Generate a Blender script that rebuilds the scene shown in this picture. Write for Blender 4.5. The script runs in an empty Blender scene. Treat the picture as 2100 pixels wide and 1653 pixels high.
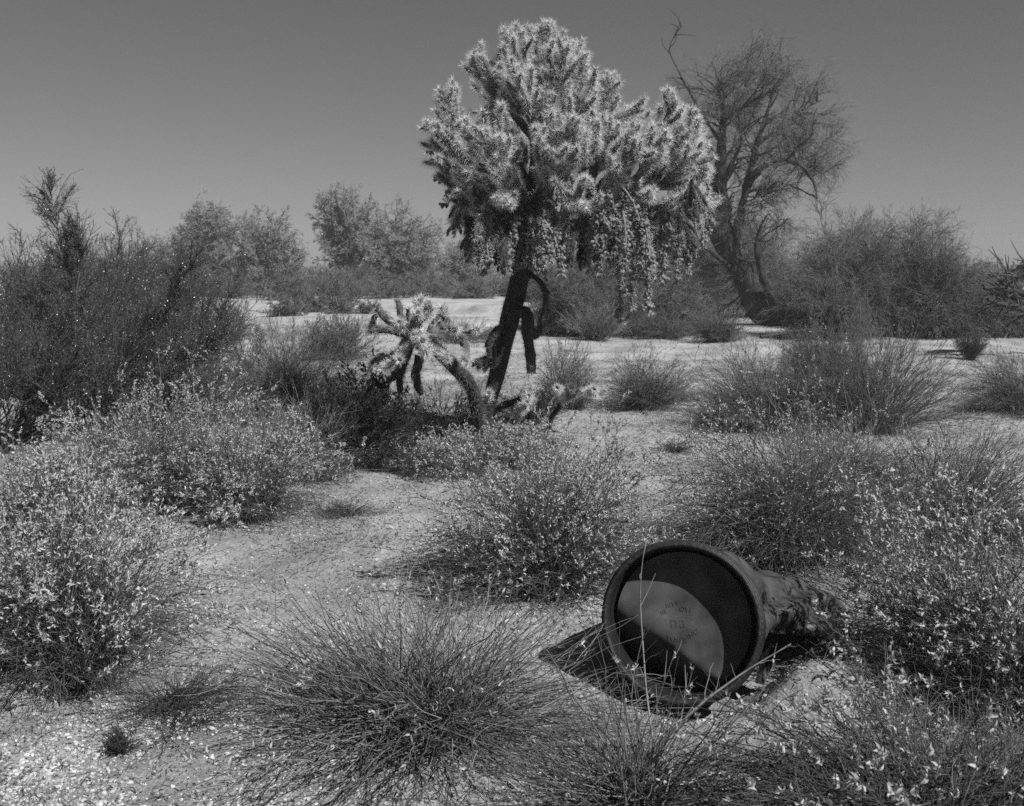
import bpy, math
import numpy as np
from mathutils import Matrix, Vector

# ------------------------------------------------------------------ camera, sky, sun, exposure
sc = bpy.context.scene
F, HX, HY, CAMZ = 2252.0, 1050.0, 560.0, 1.58      # focal length in photo pixels, horizon, eye height
cd = bpy.data.cameras.new("camera")
cam = bpy.data.objects.new("camera", cd)
sc.collection.objects.link(cam)
cam.location = (0, 0, CAMZ)
cam.rotation_euler = (math.radians(90), 0, 0)
cd.sensor_width = 36.0
cd.lens = 36.0 * F / 2100.0
cd.shift_y = -(826.5 - HY) / 2100.0
cd.clip_start, cd.clip_end = 0.05, 2000
cd.dof.use_dof = True
cd.dof.focus_distance = 5.0
cd.dof.aperture_fstop = 6.3
sc.camera = cam

SUN = np.array([0.53, -0.43, 0.73]); SUN /= np.linalg.norm(SUN)
SUN_EL = math.asin(SUN[2]); SUN_AZ = math.atan2(SUN[0], SUN[1])
w = bpy.data.worlds.new("World"); sc.world = w; w.use_nodes = True
nt = w.node_tree; nt.nodes.clear()
sky = nt.nodes.new("ShaderNodeTexSky"); sky.sky_type = 'NISHITA'; sky.sun_disc = False
sky.sun_elevation = SUN_EL; sky.sun_rotation = SUN_AZ
sky.altitude = 400; sky.air_density = 1.0; sky.dust_density = 0.5; sky.ozone_density = 1.0
sep = nt.nodes.new("ShaderNodeSeparateColor")        # black and white film behind an orange filter
ma = nt.nodes.new("ShaderNodeMath"); ma.operation = 'MULTIPLY'; ma.inputs[1].default_value = 0.36
mb_ = nt.nodes.new("ShaderNodeMath"); mb_.operation = 'MULTIPLY_ADD'; mb_.inputs[1].default_value = 0.36
bg = nt.nodes.new("ShaderNodeBackground"); bg.inputs[1].default_value = 0.05
wo = nt.nodes.new("ShaderNodeOutputWorld")
nt.links.new(sky.outputs[0], sep.inputs[0]); nt.links.new(sep.outputs[0], ma.inputs[0])
nt.links.new(sep.outputs[1], mb_.inputs[0]); nt.links.new(ma.outputs[0], mb_.inputs[2])
nt.links.new(mb_.outputs[0], bg.inputs[0]); nt.links.new(bg.outputs[0], wo.inputs[0])
sl = bpy.data.lights.new("sun", 'SUN'); sl.energy = 4.9; sl.angle = math.radians(0.5); sl.color = (1, 1, 1)
so = bpy.data.objects.new("sun", sl); sc.collection.objects.link(so)
so.rotation_euler = Vector(SUN).to_track_quat('Z', 'Y').to_euler()
so.location = (8, -6, 12)
sc.view_settings.view_transform = 'Standard'; sc.view_settings.look = 'None'
sc.view_settings.exposure = 0.44; sc.view_settings.gamma = 1.0
cy = sc.cycles
cy.use_denoising = False
cy.max_bounces = 5; cy.diffuse_bounces = 3; cy.glossy_bounces = 2; cy.transmission_bounces = 3
cy.use_adaptive_sampling = False

# ------------------------------------------------------------------ materials (all neutral grey: the film is black and white)
def mat(name, base, rough=0.7, noise=0.0, scale=8.0, island=0.0, trans=0.0, bump=0.0, bscale=40.0, spec=0.3):
    m = bpy.data.materials.new(name); m.use_nodes = True
    n = m.node_tree; N, L = n.nodes, n.links
    p = N["Principled BSDF"]; p.inputs["Roughness"].default_value = rough
    p.inputs["Specular IOR Level"].default_value = spec
    v = N.new("ShaderNodeValue"); v.outputs[0].default_value = base; cur = v.outputs[0]
    def mul(a, src, amp):
        mr = N.new("ShaderNodeMapRange"); mr.inputs[3].default_value = 1 - amp; mr.inputs[4].default_value = 1 + amp
        L.new(src, mr.inputs[0])
        x = N.new("ShaderNodeMath"); x.operation = 'MULTIPLY'; L.new(a, x.inputs[0]); L.new(mr.outputs[0], x.inputs[1])
        return x.outputs[0]
    tc = N.new("ShaderNodeTexCoord")
    if noise:
        t = N.new("ShaderNodeTexNoise"); t.inputs["Scale"].default_value = scale; t.inputs["Detail"].default_value = 5
        L.new(tc.outputs["Object"], t.inputs["Vector"])
        mr = N.new("ShaderNodeMapRange"); mr.inputs[1].default_value = .3; mr.inputs[2].default_value = .7; L.new(t.outputs[0], mr.inputs[0])
        cur = mul(cur, mr.outputs[0], noise)
    if island:
        g = N.new("ShaderNodeNewGeometry"); cur = mul(cur, g.outputs["Random Per Island"], island)
    L.new(cur, p.inputs["Base Color"])
    out = N["Material Output"]
    if bump:
        t2 = N.new("ShaderNodeTexNoise"); t2.inputs["Scale"].default_value = bscale; t2.inputs["Detail"].default_value = 6
        L.new(tc.outputs["Object"], t2.inputs["Vector"])
        b = N.new("ShaderNodeBump"); b.inputs["Strength"].default_value = bump; b.inputs["Distance"].default_value = 0.02
        L.new(t2.outputs[0], b.inputs["Height"]); L.new(b.outputs[0], p.inputs["Normal"])
    if trans:
        tr = N.new("ShaderNodeBsdfTranslucent"); L.new(cur, tr.inputs[0])
        mx = N.new("ShaderNodeMixShader"); mx.inputs[0].default_value = trans
        L.new(p.outputs[0], mx.inputs[1]); L.new(tr.outputs[0], mx.inputs[2]); L.new(mx.outputs[0], out.inputs[0])
    return m

M = dict(
    silver_leaf=mat("silver_leaf", 0.37, .6, island=.3, trans=.16),
    pale_twig=mat("pale_twig", 0.10, .7, island=.5),
    grey_leaf=mat("grey_leaf", 0.28, .6, island=.5, trans=.2),
    small_leaf=mat("small_leaf", 0.15, .45, island=.55, trans=.2, spec=.5),
    creosote_leaf=mat("creosote_leaf", 0.11, .3, island=.5, trans=.15, spec=.6),
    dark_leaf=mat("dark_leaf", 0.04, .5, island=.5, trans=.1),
    far_leaf=mat("far_leaf", 0.16, .7, island=.4, trans=.25),
    hazed_leaf=mat("hazed_leaf", 0.36, .7, island=.4, trans=.35),  # far crowns: tone raised, distance haze put into the leaf colour
    hazed_bark=mat("hazed_bark", 0.10, .9, noise=.4, scale=3),  # paler copy of the bark, distance haze put into its colour
    pale_stem=mat("pale_stem", 0.165, .65, noise=.3, scale=25, island=.8),
    grey_stem=mat("grey_stem", 0.095, .7, noise=.3, scale=25, island=.75),
    dark_stem=mat("dark_stem", 0.05, .75, noise=.3, scale=25, island=.6),
    bark=mat("bark", 0.038, .9, noise=.5, scale=6, bump=.8, bscale=18),
    twig=mat("twig", 0.12, .8, island=.5),
    tree_twig=mat("tree_twig", 0.15, .8, island=.5),
    cholla_skin=mat("cholla_skin", 0.075, .8, noise=.45, scale=30, bump=.9, bscale=45),
    cholla_bark=mat("cholla_bark", 0.034, .9, noise=.5, scale=20, bump=1.0, bscale=35),
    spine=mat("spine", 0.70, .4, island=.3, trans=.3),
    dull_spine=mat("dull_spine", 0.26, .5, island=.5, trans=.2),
    fruit=mat("fruit", 0.15, .6, noise=.3, scale=60, island=.35, bump=.5, bscale=90),
    plastic=mat("plastic", 0.016, .55, noise=.75, scale=7, bump=.3, bscale=60, spec=.3),
    sunlit_shell_plastic=mat("sunlit_shell_plastic", 0.045, .5, noise=.5, scale=11, bump=.3, bscale=35, spec=.35),  # paler copy of the drum plastic, sunlit look of the crumpled side painted in
    dusty_plastic=mat("dusty_plastic", 0.065, .8, noise=.55, scale=9, bump=.12, bscale=150, spec=.2),
    inner_plastic=mat("inner_plastic", 0.012, .7, noise=.3, scale=12, spec=.15),
    pebble=mat("pebble", 0.36, .8, noise=.2, scale=40, island=.45),
    litter=mat("litter", 0.14, .8, island=.7),
    dry_grass=mat("dry_grass", 0.22, .7, island=.5, trans=.2),
    weathered_wood=mat("weathered_wood", 0.42, .7, noise=.35, scale=30, bump=.5, bscale=60),
    paper=mat("paper", 0.7, .8),
)

# ------------------------------------------------------------------ helpers
def rg(seed): return np.random.default_rng(seed)
def nrm(v): return v / np.maximum(np.linalg.norm(v, axis=-1, keepdims=True), 1e-9)

_r = rg(11)
_wv = [(_r.normal(size=2), _r.uniform(0, 6.28)) for _ in range(40)]
def wave(x, y, wl, k0=0, k=9):
    s = 0
    for (dv, ph) in _wv[k0:k0 + k]:
        dv = dv / np.linalg.norm(dv); s = s + np.sin((x * dv[0] + y * dv[1]) * 6.283 / (wl * (0.7 + 0.05 * (k0 % 7))) + ph)
    return s / math.sqrt(k)

def sstep(a, b, t):
    t = np.clip((t - a) / (b - a), 0, 1); return t * t * (3 - 2 * t)

def gz(x, y):
    x = np.asarray(x, float); y = np.asarray(y, float)
    near = np.clip(1.2 - y / 40, 0.3, 1)
    z = 0.030 * wave(x, y, 2.6) * near + 0.012 * wave(x, y, 0.8, 10) * near + 0.004 * wave(x, y, 0.23, 20) * np.clip(1.5 - y / 9, 0, 1)
    z = z + 0.12 * np.exp(-(((x - 1.13) / .26) ** 2 + ((y - 4.05) / .22) ** 2))      # soil heaped beside the drum
    e = np.minimum(((x - .72) / .34) ** 2 + ((y - 4.42) / .42) ** 2, ((x - 1.05) / .30) ** 2 + ((y - 4.62) / .24) ** 2)
    z = z * (1 - np.exp(-e ** 3 * .9)) - 0.13 * np.exp(-e ** 2 * .9)              # hollow the drum has sunk into
    # raised banks of the wash: their cut faces look left, away from the sun
    def bank(px, py, dx, dy, h, wdt, far, a0, a1):
        d = CAMZ * F / (py - HY); bx = (px - HX) / F * d
        nl = math.hypot(dx, dy); nx, ny = -dy / nl, dx / nl
        q = (x - bx) * nx + (y - d) * ny
        along = (x - bx) * dx / nl + (y - d) * dy / nl
        q = q + .25 * np.sin(along * .9) + .1 * np.sin(along * 2.7)
        return h * sstep(0, wdt, q) * (1 - sstep(far * .6, far, q)) * sstep(a0 - 3, a0, along) * (1 - sstep(a1, a1 + 4, along))
    z = z + bank(960, 645, .76, -.55, .34, .8, 26, -5, 2.5)
    z = z + bank(520, 702, .8, -.45, .30, .6, 14, -4, 1.5)
    z = z + 0.35 * sstep(60, 160, y) * 1.0
    return z

def P(px, py, d):
    return np.array([(px - HX) / F * d, d, CAMZ - (py - HY) / F * d])

def base_at(px, py):
    d = CAMZ * F / (py - HY)
    for _ in range(12):
        x = (px - HX) / F * d
        d = .5 * d + .5 * (CAMZ - float(gz(x, d))) * F / (py - HY)
    x = (px - HX) / F * d
    return np.array([x, d, float(gz(x, d))])

class MB:
    def __init__(s): s.v, s.f, s.n = [], [], 0
    def add(s, v, *faces):
        v = np.asarray(v, float).reshape(-1, 3)
        for f in faces: s.f.append(np.asarray(f, np.int64) + s.n)
        s.v.append(v); s.n += len(v)
    def build(s, name, m, parent=None, smooth=True):
        v = np.concatenate(s.v).astype(np.float32)
        me = bpy.data.meshes.new(name)
        me.vertices.add(len(v)); me.vertices.foreach_set("co", v.ravel())
        idx = np.concatenate([f.ravel() for f in s.f]).astype(np.int32)
        tot = np.concatenate([np.full(len(f), f.shape[1]) for f in s.f])
        st = np.concatenate([[0], np.cumsum(tot)[:-1]]).astype(np.int32)
        me.loops.add(len(idx)); me.polygons.add(len(tot))
        me.polygons.foreach_set("loop_start", st); me.polygons.foreach_set("vertices", idx)
        me.polygons.foreach_set("use_smooth", np.full(len(tot), smooth))
        me.update(calc_edges=True)
        me.materials.append(m if not isinstance(m, str) else M[m])
        o = bpy.data.objects.new(name, me); sc.collection.objects.link(o)
        if parent is not None: o.parent = parent
        return o

def tubes(mb, Pt, R, s=3, cap=False):
    """Pt (n,K,3) polylines, R (n,K) radii"""
    Pt = np.asarray(Pt, float); R = np.asarray(R, float)
    n, K = Pt.shape[:2]
    T = nrm(np.gradient(Pt, axis=1))
    md = nrm(T.mean(axis=1))
    ref = np.zeros((n, 3)); ref[np.arange(n), np.argmin(np.abs(md), axis=1)] = 1
    u = nrm(np.cross(T, ref[:, None, :])); v = np.cross(T, u)
    a = np.arange(s) * 2 * math.pi / s
    V = Pt[:, :, None, :] + R[:, :, None, None] * (np.cos(a)[None, None, :, None] * u[:, :, None, :] + np.sin(a)[None, None, :, None] * v[:, :, None, :])
    i = np.arange(n)[:, None, None] * K * s; k = np.arange(K - 1)[None, :, None] * s; j = np.arange(s)[None, None, :]; j2 = (j + 1) % s
    f = np.stack([i + k + j, i + k + j2, i + k + s + j2, i + k + s + j], -1).reshape(-1, 4)
    fs = [f]
    if cap:
        c = (np.arange(n)[:, None] * K * s + (K - 1) * s) + np.arange(s)[None, :]
        fs.append(c)
    mb.add(V.reshape(-1, 3), *fs)

def leaves(mb, pos, d, L, width=.42, curl=.25, r=None, rich=False):
    n = len(pos); d = nrm(d)
    rnd = nrm(r.normal(size=(n, 3)))
    side = nrm(np.cross(d, rnd)); up = np.cross(side, d)
    L = np.asarray(L)[:, None]; W = L * width * .5
    if not rich:
        V = np.stack([pos, pos + d * L * .45 + side * W + up * W * .5, pos + d * L - up * L * curl, pos + d * L * .45 - side * W + up * W * .5], 1)
        i = np.arange(n)[:, None] * 4
        mb.add(V.reshape(-1, 3), np.concatenate([i + [0, 1, 2], i + [0, 2, 3]]))
    else:
        c1 = pos + d * L * .35; c2 = pos + d * L * .75 - up * L * curl * .35
        V = np.stack([pos, c1 + side * W + up * W * .45, c1, c1 - side * W + up * W * .45,
                      c2 + side * W * .75 + up * W * .3, c2, c2 - side * W * .75 + up * W * .3, pos + d * L * 1.0 - up * L * curl * 1.1], 1)
        i = np.arange(n)[:, None] * 8
        mb.add(V.reshape(-1, 3), np.concatenate([i + [0, 1, 2], i + [0, 2, 3], i + [4, 7, 5], i + [5, 7, 6]]),
               np.concatenate([i + [1, 4, 5, 2], i + [2, 5, 6, 3]]))

def bez(P0, P1, P2, K):
    t = np.linspace(0, 1, K)[None, :, None]
    return (1 - t) ** 2 * P0[:, None] + 2 * t * (1 - t) * P1[:, None] + t * t * P2[:, None]

def wiggle(Pt, amp, r):
    n, K = Pt.shape[:2]
    L = np.linalg.norm(Pt[:, -1] - Pt[:, 0], axis=1)[:, None, None]
    o = np.cumsum(r.normal(size=(n, K, 3)), axis=1) * amp * L / K
    o[:, 0] = 0
    return Pt + o

def sample(Pt, idx, t):
    K = Pt.shape[1]; x = np.clip(t, 0, .9999) * (K - 1); k = x.astype(int); fr = (x - k)[:, None]
    a, b = Pt[idx, k], Pt[idx, k + 1]
    return a + (b - a) * fr, nrm(b - a)

def grow(pos, d, L, K, wig, grav, r):
    n = len(pos); out = np.empty((n, K, 3)); out[:, 0] = pos; st = (L / (K - 1))[:, None]
    d = nrm(d)
    for k in range(1, K):
        d = nrm(d + r.normal(size=(n, 3)) * wig + np.array([0, 0, grav]))
        out[:, k] = out[:, k - 1] + d * st
    return out

def kids(Pt, n, t0, t1, L, ang, K, wig, grav, r, upb=0.0, outc=None, outw=0.0, byL=True):
    ln = np.linalg.norm(np.diff(Pt, axis=1), axis=2).sum(1)
    idx = r.choice(len(Pt), n, p=ln / ln.sum()) if byL else r.integers(0, len(Pt), n)
    t = r.uniform(t0, t1, n)
    pos, tan = sample(Pt, idx, t)
    perp = nrm(np.cross(tan, r.normal(size=(n, 3))))
    a = r.normal(ang[0], ang[1], n)[:, None]
    d = tan * np.cos(a) + perp * np.sin(a) + np.array([0, 0, upb])
    if outc is not None: d = d + nrm(pos - outc) * outw
    l = r.uniform(L[0], L[1], n) * (1.15 - .5 * t)
    return grow(pos, d, l, K, wig, grav, r), idx, t

def taper(n, K, r0, r1):
    r0 = np.broadcast_to(np.asarray(r0, float), (n,)); r1 = np.broadcast_to(np.asarray(r1, float), (n,))
    t = np.linspace(0, 1, K)[None]
    return r0[:, None] * (1 - t) + r1[:, None] * t

def tag(o, label=None, cat=None, group=None, kind=None):
    if label: o["label"] = label
    if cat: o["category"] = cat
    if group: o["group"] = group
    if kind: o["kind"] = kind
    return o

def empty(name, loc, label, cat, group=None):
    o = bpy.data.objects.new(name, None); sc.collection.objects.link(o)
    o.location = loc; o.empty_display_size = .1
    return tag(o, label, cat, group)

def copy_thing(src, loc, label, rz=0.0, s=1.0, group=None):
    c = src.copy(); sc.collection.objects.link(c)
    c.location = loc; c.rotation_euler = (0, 0, rz)
    c.scale = (s, s, s) if np.isscalar(s) else s
    c["label"] = label
    if group: c["group"] = group
    elif "group" in c: del c["group"]
    for ch in src.children:
        k = ch.copy(); sc.collection.objects.link(k); k.parent = c
    return c

# ------------------------------------------------------------------ ground
def axis(step, lim, g, mx):
    a = [0.0]
    while a[-1] < mx:
        a.append(a[-1] + (step if a[-1] < lim else max(step, (a[-1] - lim) * g + step)))
    return np.array(a)
xp = axis(.05, 3.2, .03, 420); xs = np.concatenate([-xp[:0:-1], xp])
ya = axis(.05, 8.0, .018, 600); yb = axis(.15, 1, .3, 60); ys = np.concatenate([-yb[:0:-1] + 1.2, ya + 1.2])
XX, YY = np.meshgrid(xs, ys)
g = MB(); nx, ny = len(xs), len(ys)
i = (np.arange(ny - 1)[:, None] * nx + np.arange(nx - 1)[None]).ravel()
g.add(np.stack([XX, YY, gz(XX, YY)], -1), np.stack([i, i + 1, i + nx + 1, i + nx], -1))
gm = bpy.data.materials.new("desert_soil"); gm.use_nodes = True
N, L = gm.node_tree.nodes, gm.node_tree.links
pb = N["Principled BSDF"]; pb.inputs["Roughness"].default_value = .95; pb.inputs["Specular IOR Level"].default_value = .1
tc = N.new("ShaderNodeTexCoord")
def noise(scale, det=6, ro=.6):
    t = N.new("ShaderNodeTexNoise"); t.inputs["Scale"].default_value = scale; t.inputs["Detail"].default_value = det; t.inputs["Roughness"].default_value = ro
    L.new(tc.outputs["Object"], t.inputs["Vector"]); return t.outputs[0]
def mrange(s, a, b, c, d):
    m = N.new("ShaderNodeMapRange"); m.inputs[1].default_value, m.inputs[2].default_value, m.inputs[3].default_value, m.inputs[4].default_value = a, b, c, d
    L.new(s, m.inputs[0]); return m.outputs[0]
def mth(op, a, b):
    m = N.new("ShaderNodeMath"); m.operation = op; L.new(a, m.inputs[0])
    if isinstance(b, float): m.inputs[1].default_value = b
    else: L.new(b, m.inputs[1])
    return m.outputs[0]
big = mrange(noise(.55, 5), .35, .66, .62, 1.1)
mid = mrange(noise(4.5, 6, .7), .3, .7, .76, 1.2)
fine = mrange(noise(70, 4, .75), .3, .7, .62, 1.38)
vor = N.new("ShaderNodeTexVoronoi"); vor.inputs["Scale"].default_value = 95; L.new(tc.outputs["Object"], vor.inputs["Vector"])
gr = mrange(vor.outputs["Color"], 0, 1, .78, 1.25)
sx = N.new("ShaderNodeSeparateXYZ"); L.new(tc.outputs["Object"], sx.inputs[0])
sand = mrange(sx.outputs[1], 9, 30, .31, .40)       # pale wash sand beyond the scrub
col = mth('MULTIPLY', mth('MULTIPLY', mth('MULTIPLY', mth('MULTIPLY', big, mid), fine), gr), sand)
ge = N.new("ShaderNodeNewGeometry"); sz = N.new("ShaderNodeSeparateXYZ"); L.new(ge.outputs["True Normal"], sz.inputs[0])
col = mth('MULTIPLY', col, mrange(sz.outputs[2], .75, .95, .45, 1.0))   # darker where the ground is steep
L.new(col, pb.inputs["Base Color"])
bp = N.new("ShaderNodeBump"); bp.inputs["Strength"].default_value = .9; bp.inputs["Distance"].default_value = .012
hs = mth('ADD', noise(60, 6, .7), mth('MULTIPLY', noise(9, 5, .65), 1.6)); L.new(hs, bp.inputs["Height"]); L.new(bp.outputs[0], pb.inputs["Normal"])
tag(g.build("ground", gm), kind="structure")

# icosahedron for pebbles and fruit
ph = (1 + 5 ** .5) / 2
ICO = nrm(np.array([[-1, ph, 0], [1, ph, 0], [-1, -ph, 0], [1, -ph, 0], [0, -1, ph], [0, 1, ph], [0, -1, -ph], [0, 1, -ph], [ph, 0, -1], [ph, 0, 1], [-ph, 0, -1], [-ph, 0, 1]], float))
ICF = np.array([[0, 11, 5], [0, 5, 1], [0, 1, 7], [0, 7, 10], [0, 10, 11], [1, 5, 9], [5, 11, 4], [11, 10, 2], [10, 7, 6], [7, 1, 8], [3, 9, 4], [3, 4, 2], [3, 2, 6], [3, 6, 8], [3, 8, 9], [4, 9, 5], [2, 4, 11], [6, 2, 10], [8, 6, 7], [9, 8, 1]])

def scatter_xy(n, y0, y1, r, p=1.0, margin=1.12):
    y = y0 + (y1 - y0) * r.uniform(0, 1, n) ** p
    return r.uniform(-1, 1, n) * y * .466 * margin, y

def pebbles():
    r = rg(21); mb = MB()
    x, y = scatter_xy(26000, 2.6, 9, r, 1.6)
    x2 = r.normal(-1.35, .45, 9000); y2 = r.normal(3.62, .28, 9000)
    x3 = r.uniform(-1.9, .2, 4000); y3 = r.uniform(2.75, 3.5, 4000)
    x = np.concatenate([x, x2, x3]); y = np.concatenate([y, y2, y3])
    keep = (wave(x, y, .9, 3) + r.normal(0, .7, len(x))) > -.1
    x, y = x[keep], y[keep]; n = len(x)
    s = .002 + .0075 * r.uniform(0, 1, n) ** 4 + .0016 * r.uniform(0, 1, n)
    V = ICO[None] * (1 + r.normal(0, .16, (n, 12, 1)))
    sc3 = np.stack([r.uniform(.8, 1.4, n), r.uniform(.7, 1.2, n), r.uniform(.45, .8, n)], -1)
    V = V * sc3[:, None] * s[:, None, None]
    a = r.uniform(0, 6.28, n); c, si = np.cos(a)[:, None], np.sin(a)[:, None]
    V = np.stack([V[..., 0] * c - V[..., 1] * si, V[..., 0] * si + V[..., 1] * c, V[..., 2]], -1)
    V += np.stack([x, y, gz(x, y) + s * .25], -1)[:, None]
    mb.add(V, (ICF[None] + np.arange(n)[:, None, None] * 12).reshape(-1, 3))
    tag(mb.build("gravel", "pebble", smooth=False), "pale gravel and pebbles strewn over the open sand", "gravel", kind="stuff")
pebbles()

def litter():
    r = rg(22); mb = MB()
    x, y = scatter_xy(80000, 2.6, 20, r, 1.3)
    keep = (wave(x, y, 1.7, 5) + r.normal(0, .8, len(x))) > 0.1
    x, y = x[keep], y[keep]; n = len(x)
    a = r.uniform(0, 6.28, n); l = (.008 + .05 * r.uniform(0, 1, n) ** 3) * (1 + y / 14)
    d = np.stack([np.cos(a), np.sin(a), r.normal(.08, .15, n)], -1) * l[:, None]
    p0 = np.stack([x, y, gz(x, y) + .003], -1)
    mid_ = p0 + d * .5 + r.normal(0, .12, (n, 3)) * l[:, None]; mid_[:, 2] = np.maximum(mid_[:, 2], p0[:, 2])
    tubes(mb, np.stack([p0, mid_, p0 + d], 1), taper(n, 3, r.uniform(.0008, .0024, n), .0007) * (1 + y / 14)[:, None])
    x, y = scatter_xy(42000, 2.6, 18, r, 1.3)
    n = len(x); dd = r.normal(size=(n, 3)); dd[:, 2] = np.abs(dd[:, 2]) * .35
    leaves(mb, np.stack([x, y, gz(x, y) + .003], -1), dd, r.uniform(.006, .016, n) * (1 + y / 20), r=r)
    tag(mb.build("twig_litter", "litter"), "dead twigs and dry leaves littering the sand", "litter", kind="stuff")
litter()

def dry_grass():
    r = rg(23); mb = MB()
    x, y = scatter_xy(90000, 2.9, 28, r, 1.1)
    dens = wave(x, y, 2.2, 8) + .6 * wave(x, y, .7, 2)
    keep = dens + r.normal(0, .5, len(x)) > .55
    x, y = x[keep], y[keep]; n = len(x)
    d = r.normal(size=(n, 3)) * .8; d[:, 2] = np.abs(d[:, 2]) + .6
    l = r.uniform(.02, .07, n) * (1 + y / 40)
    Pt = grow(np.stack([x, y, gz(x, y)], -1), d, l, 4, .25, -.15, r)
    tubes(mb, Pt, taper(n, 4, .0011, .0005) * (1 + y / 9)[:, None])
    tag(mb.build("dry_grass", "dry_grass"), "short dry annual grass in thin patches on the sand", "grass", kind="stuff")
dry_grass()

# ------------------------------------------------------------------ shrubs
def shrub(name, label, cat, px, py, R, H, seed, stems=160, twigs=900, subs=0, nleaf=2500, leaf=.02, lw=.42, leafmat="silver_leaf", stemmat="grey_stem",
          sr=.0024, tr=.0013, tmin=.02, tmax=1.0, droop=.35, wig=.35, tstart=.3, lstart=.25, tl=(.18, .34), rich=False, loc=None, lean=(0, 0), core=.1, curl=.3,
          grav=.02, tang=.45, group=None, low=0.0, outer=2.5, dense=1.0, twig_wig=.14, spread=.24, centers=4):
    r = rg(seed)
    b = base_at(px, py) if loc is None else np.array([loc[0], loc[1], float(gz(*loc))])
    R, H, stems, twigs, nleaf = R * 1.2, H * 1.13, int(stems * 1.5 * dense), int(twigs * 2.0 * dense), int(nleaf * 1.9)
    if b[1] > 8: R *= 1.12; H *= 1.08
    leaf *= .66 if rich else .8; nleaf = int(nleaf * (2.2 if rich else 1.7))
    if name == 'brittlebush': twig_wig, tang, stemmat = .24, .6, 'dark_stem' if seed % 3 else stemmat
    root = empty(name, b, label, cat, group)
    c = r.uniform(tmin, tmax, stems); az = r.uniform(0, 6.283, stems); s_ = np.sqrt(1 - c * c)
    if low > 0:
        k = int(stems * low); c[:k] = r.uniform(.0, .22, k); s_ = np.sqrt(1 - c * c)
    q = r.uniform(.78, 1.08, stems)
    # lumpy outline
    q *= 1 + .13 * np.sin(az * 3 + seed) + .08 * np.sin(az * 5 + seed * 2.1)
    tip = np.stack([R * s_ * np.cos(az) * q, R * s_ * np.sin(az) * q, H * c * q], -1)
    nc_ = centers if R > .3 else 2
    cen = r.normal(0, spread * R, (nc_, 2)); cs = r.uniform(.7, 1.15, nc_); ln_ = r.normal(0, .16 * R, (nc_, 2)); who = r.choice(nc_, stems, p=r.dirichlet(np.full(nc_, 3.0)))
    tip *= cs[who][:, None]; tip[:, :2] += cen[who] * .8 + ln_[who] * (.3 + c[:, None])
    tip[:, 0] += lean[0] * c; tip[:, 1] += lean[1] * c
    tip[:, 2] = np.maximum(tip[:, 2], .02 * H)
    p0 = np.stack([r.normal(0, core * R, stems), r.normal(0, core * R, stems), np.full(stems, -.01)], -1)
    p0[:, :2] += cen[who]
    ctl = p0 * .5 + tip * .42; ctl[:, 2] += droop * H * s_ * r.uniform(.4, 1.2, stems)
    S = wiggle(bez(p0, ctl, tip, 9), (.24 if name != 'broom_shrub' else .17) * wig / .35, r)
    S[:, :, 2] = np.maximum(S[:, :, 2], -.012)
    mb = MB()
    tubes(mb, S, taper(stems, 9, sr * r.uniform(.6, 1.4, stems), sr * .4))
    T, ti, tt = kids(S, twigs, tstart, .98, (tl[0] * R, tl[1] * R), (tang, .2), 5, twig_wig, grav, r, upb=.12)
    T[:, :, 2] = np.maximum(T[:, :, 2], .0)
    tm = MB(); tubes(tm, T, taper(twigs, 5, tr * r.uniform(.7, 1.3, twigs), tr * .45))
    src = T
    if subs:
        U, _, _ = kids(T, subs, .2, .95, (tl[0] * R * .5, tl[1] * R * .6), (.6, .25), 4, .16, grav, r)
        tubes(tm, U, taper(subs, 4, tr * .7, tr * .35)); src = U
    mb.build("branches", stemmat, root)
    tm.build("twigs", "pale_twig" if name == 'brittlebush' else ("pale_stem" if name == 'wispy_shrub' else stemmat), root)
    if nleaf:
        lb = MB()
        nc = nleaf // 3                                           # clusters of leaves near the twig tips, mostly on the outside
        i1 = r.integers(0, len(src), nc * 3); p1, t1 = sample(src, i1, r.uniform(lstart, 1, nc * 3))
        e = np.sqrt((p1[:, 0] ** 2 + p1[:, 1] ** 2) / R ** 2 + p1[:, 2] ** 2 / H ** 2)
        wt = np.clip(e, .05, 1.1) ** outer * np.clip(p1[:, 2] / H * 1.7, .03, 1) ** 1.4; sel = r.choice(nc * 3, nc, p=wt / wt.sum())
        rp = r.integers(2, 6, nc); p = np.repeat(p1[sel], rp, 0); tn = np.repeat(t1[sel], rp, 0)
        p = p + tn * r.uniform(-1.2, .5, (len(p), 1)) * leaf
        d = tn * .7 + r.normal(size=(len(p), 3)) * .6 + [0, 0, .2]
        leaves(lb, p, d, leaf * r.uniform(.5, 1.35, len(p)), lw, curl, r, rich)
        lb.build("foliage", leafmat, root, smooth=rich)
    return root

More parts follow.
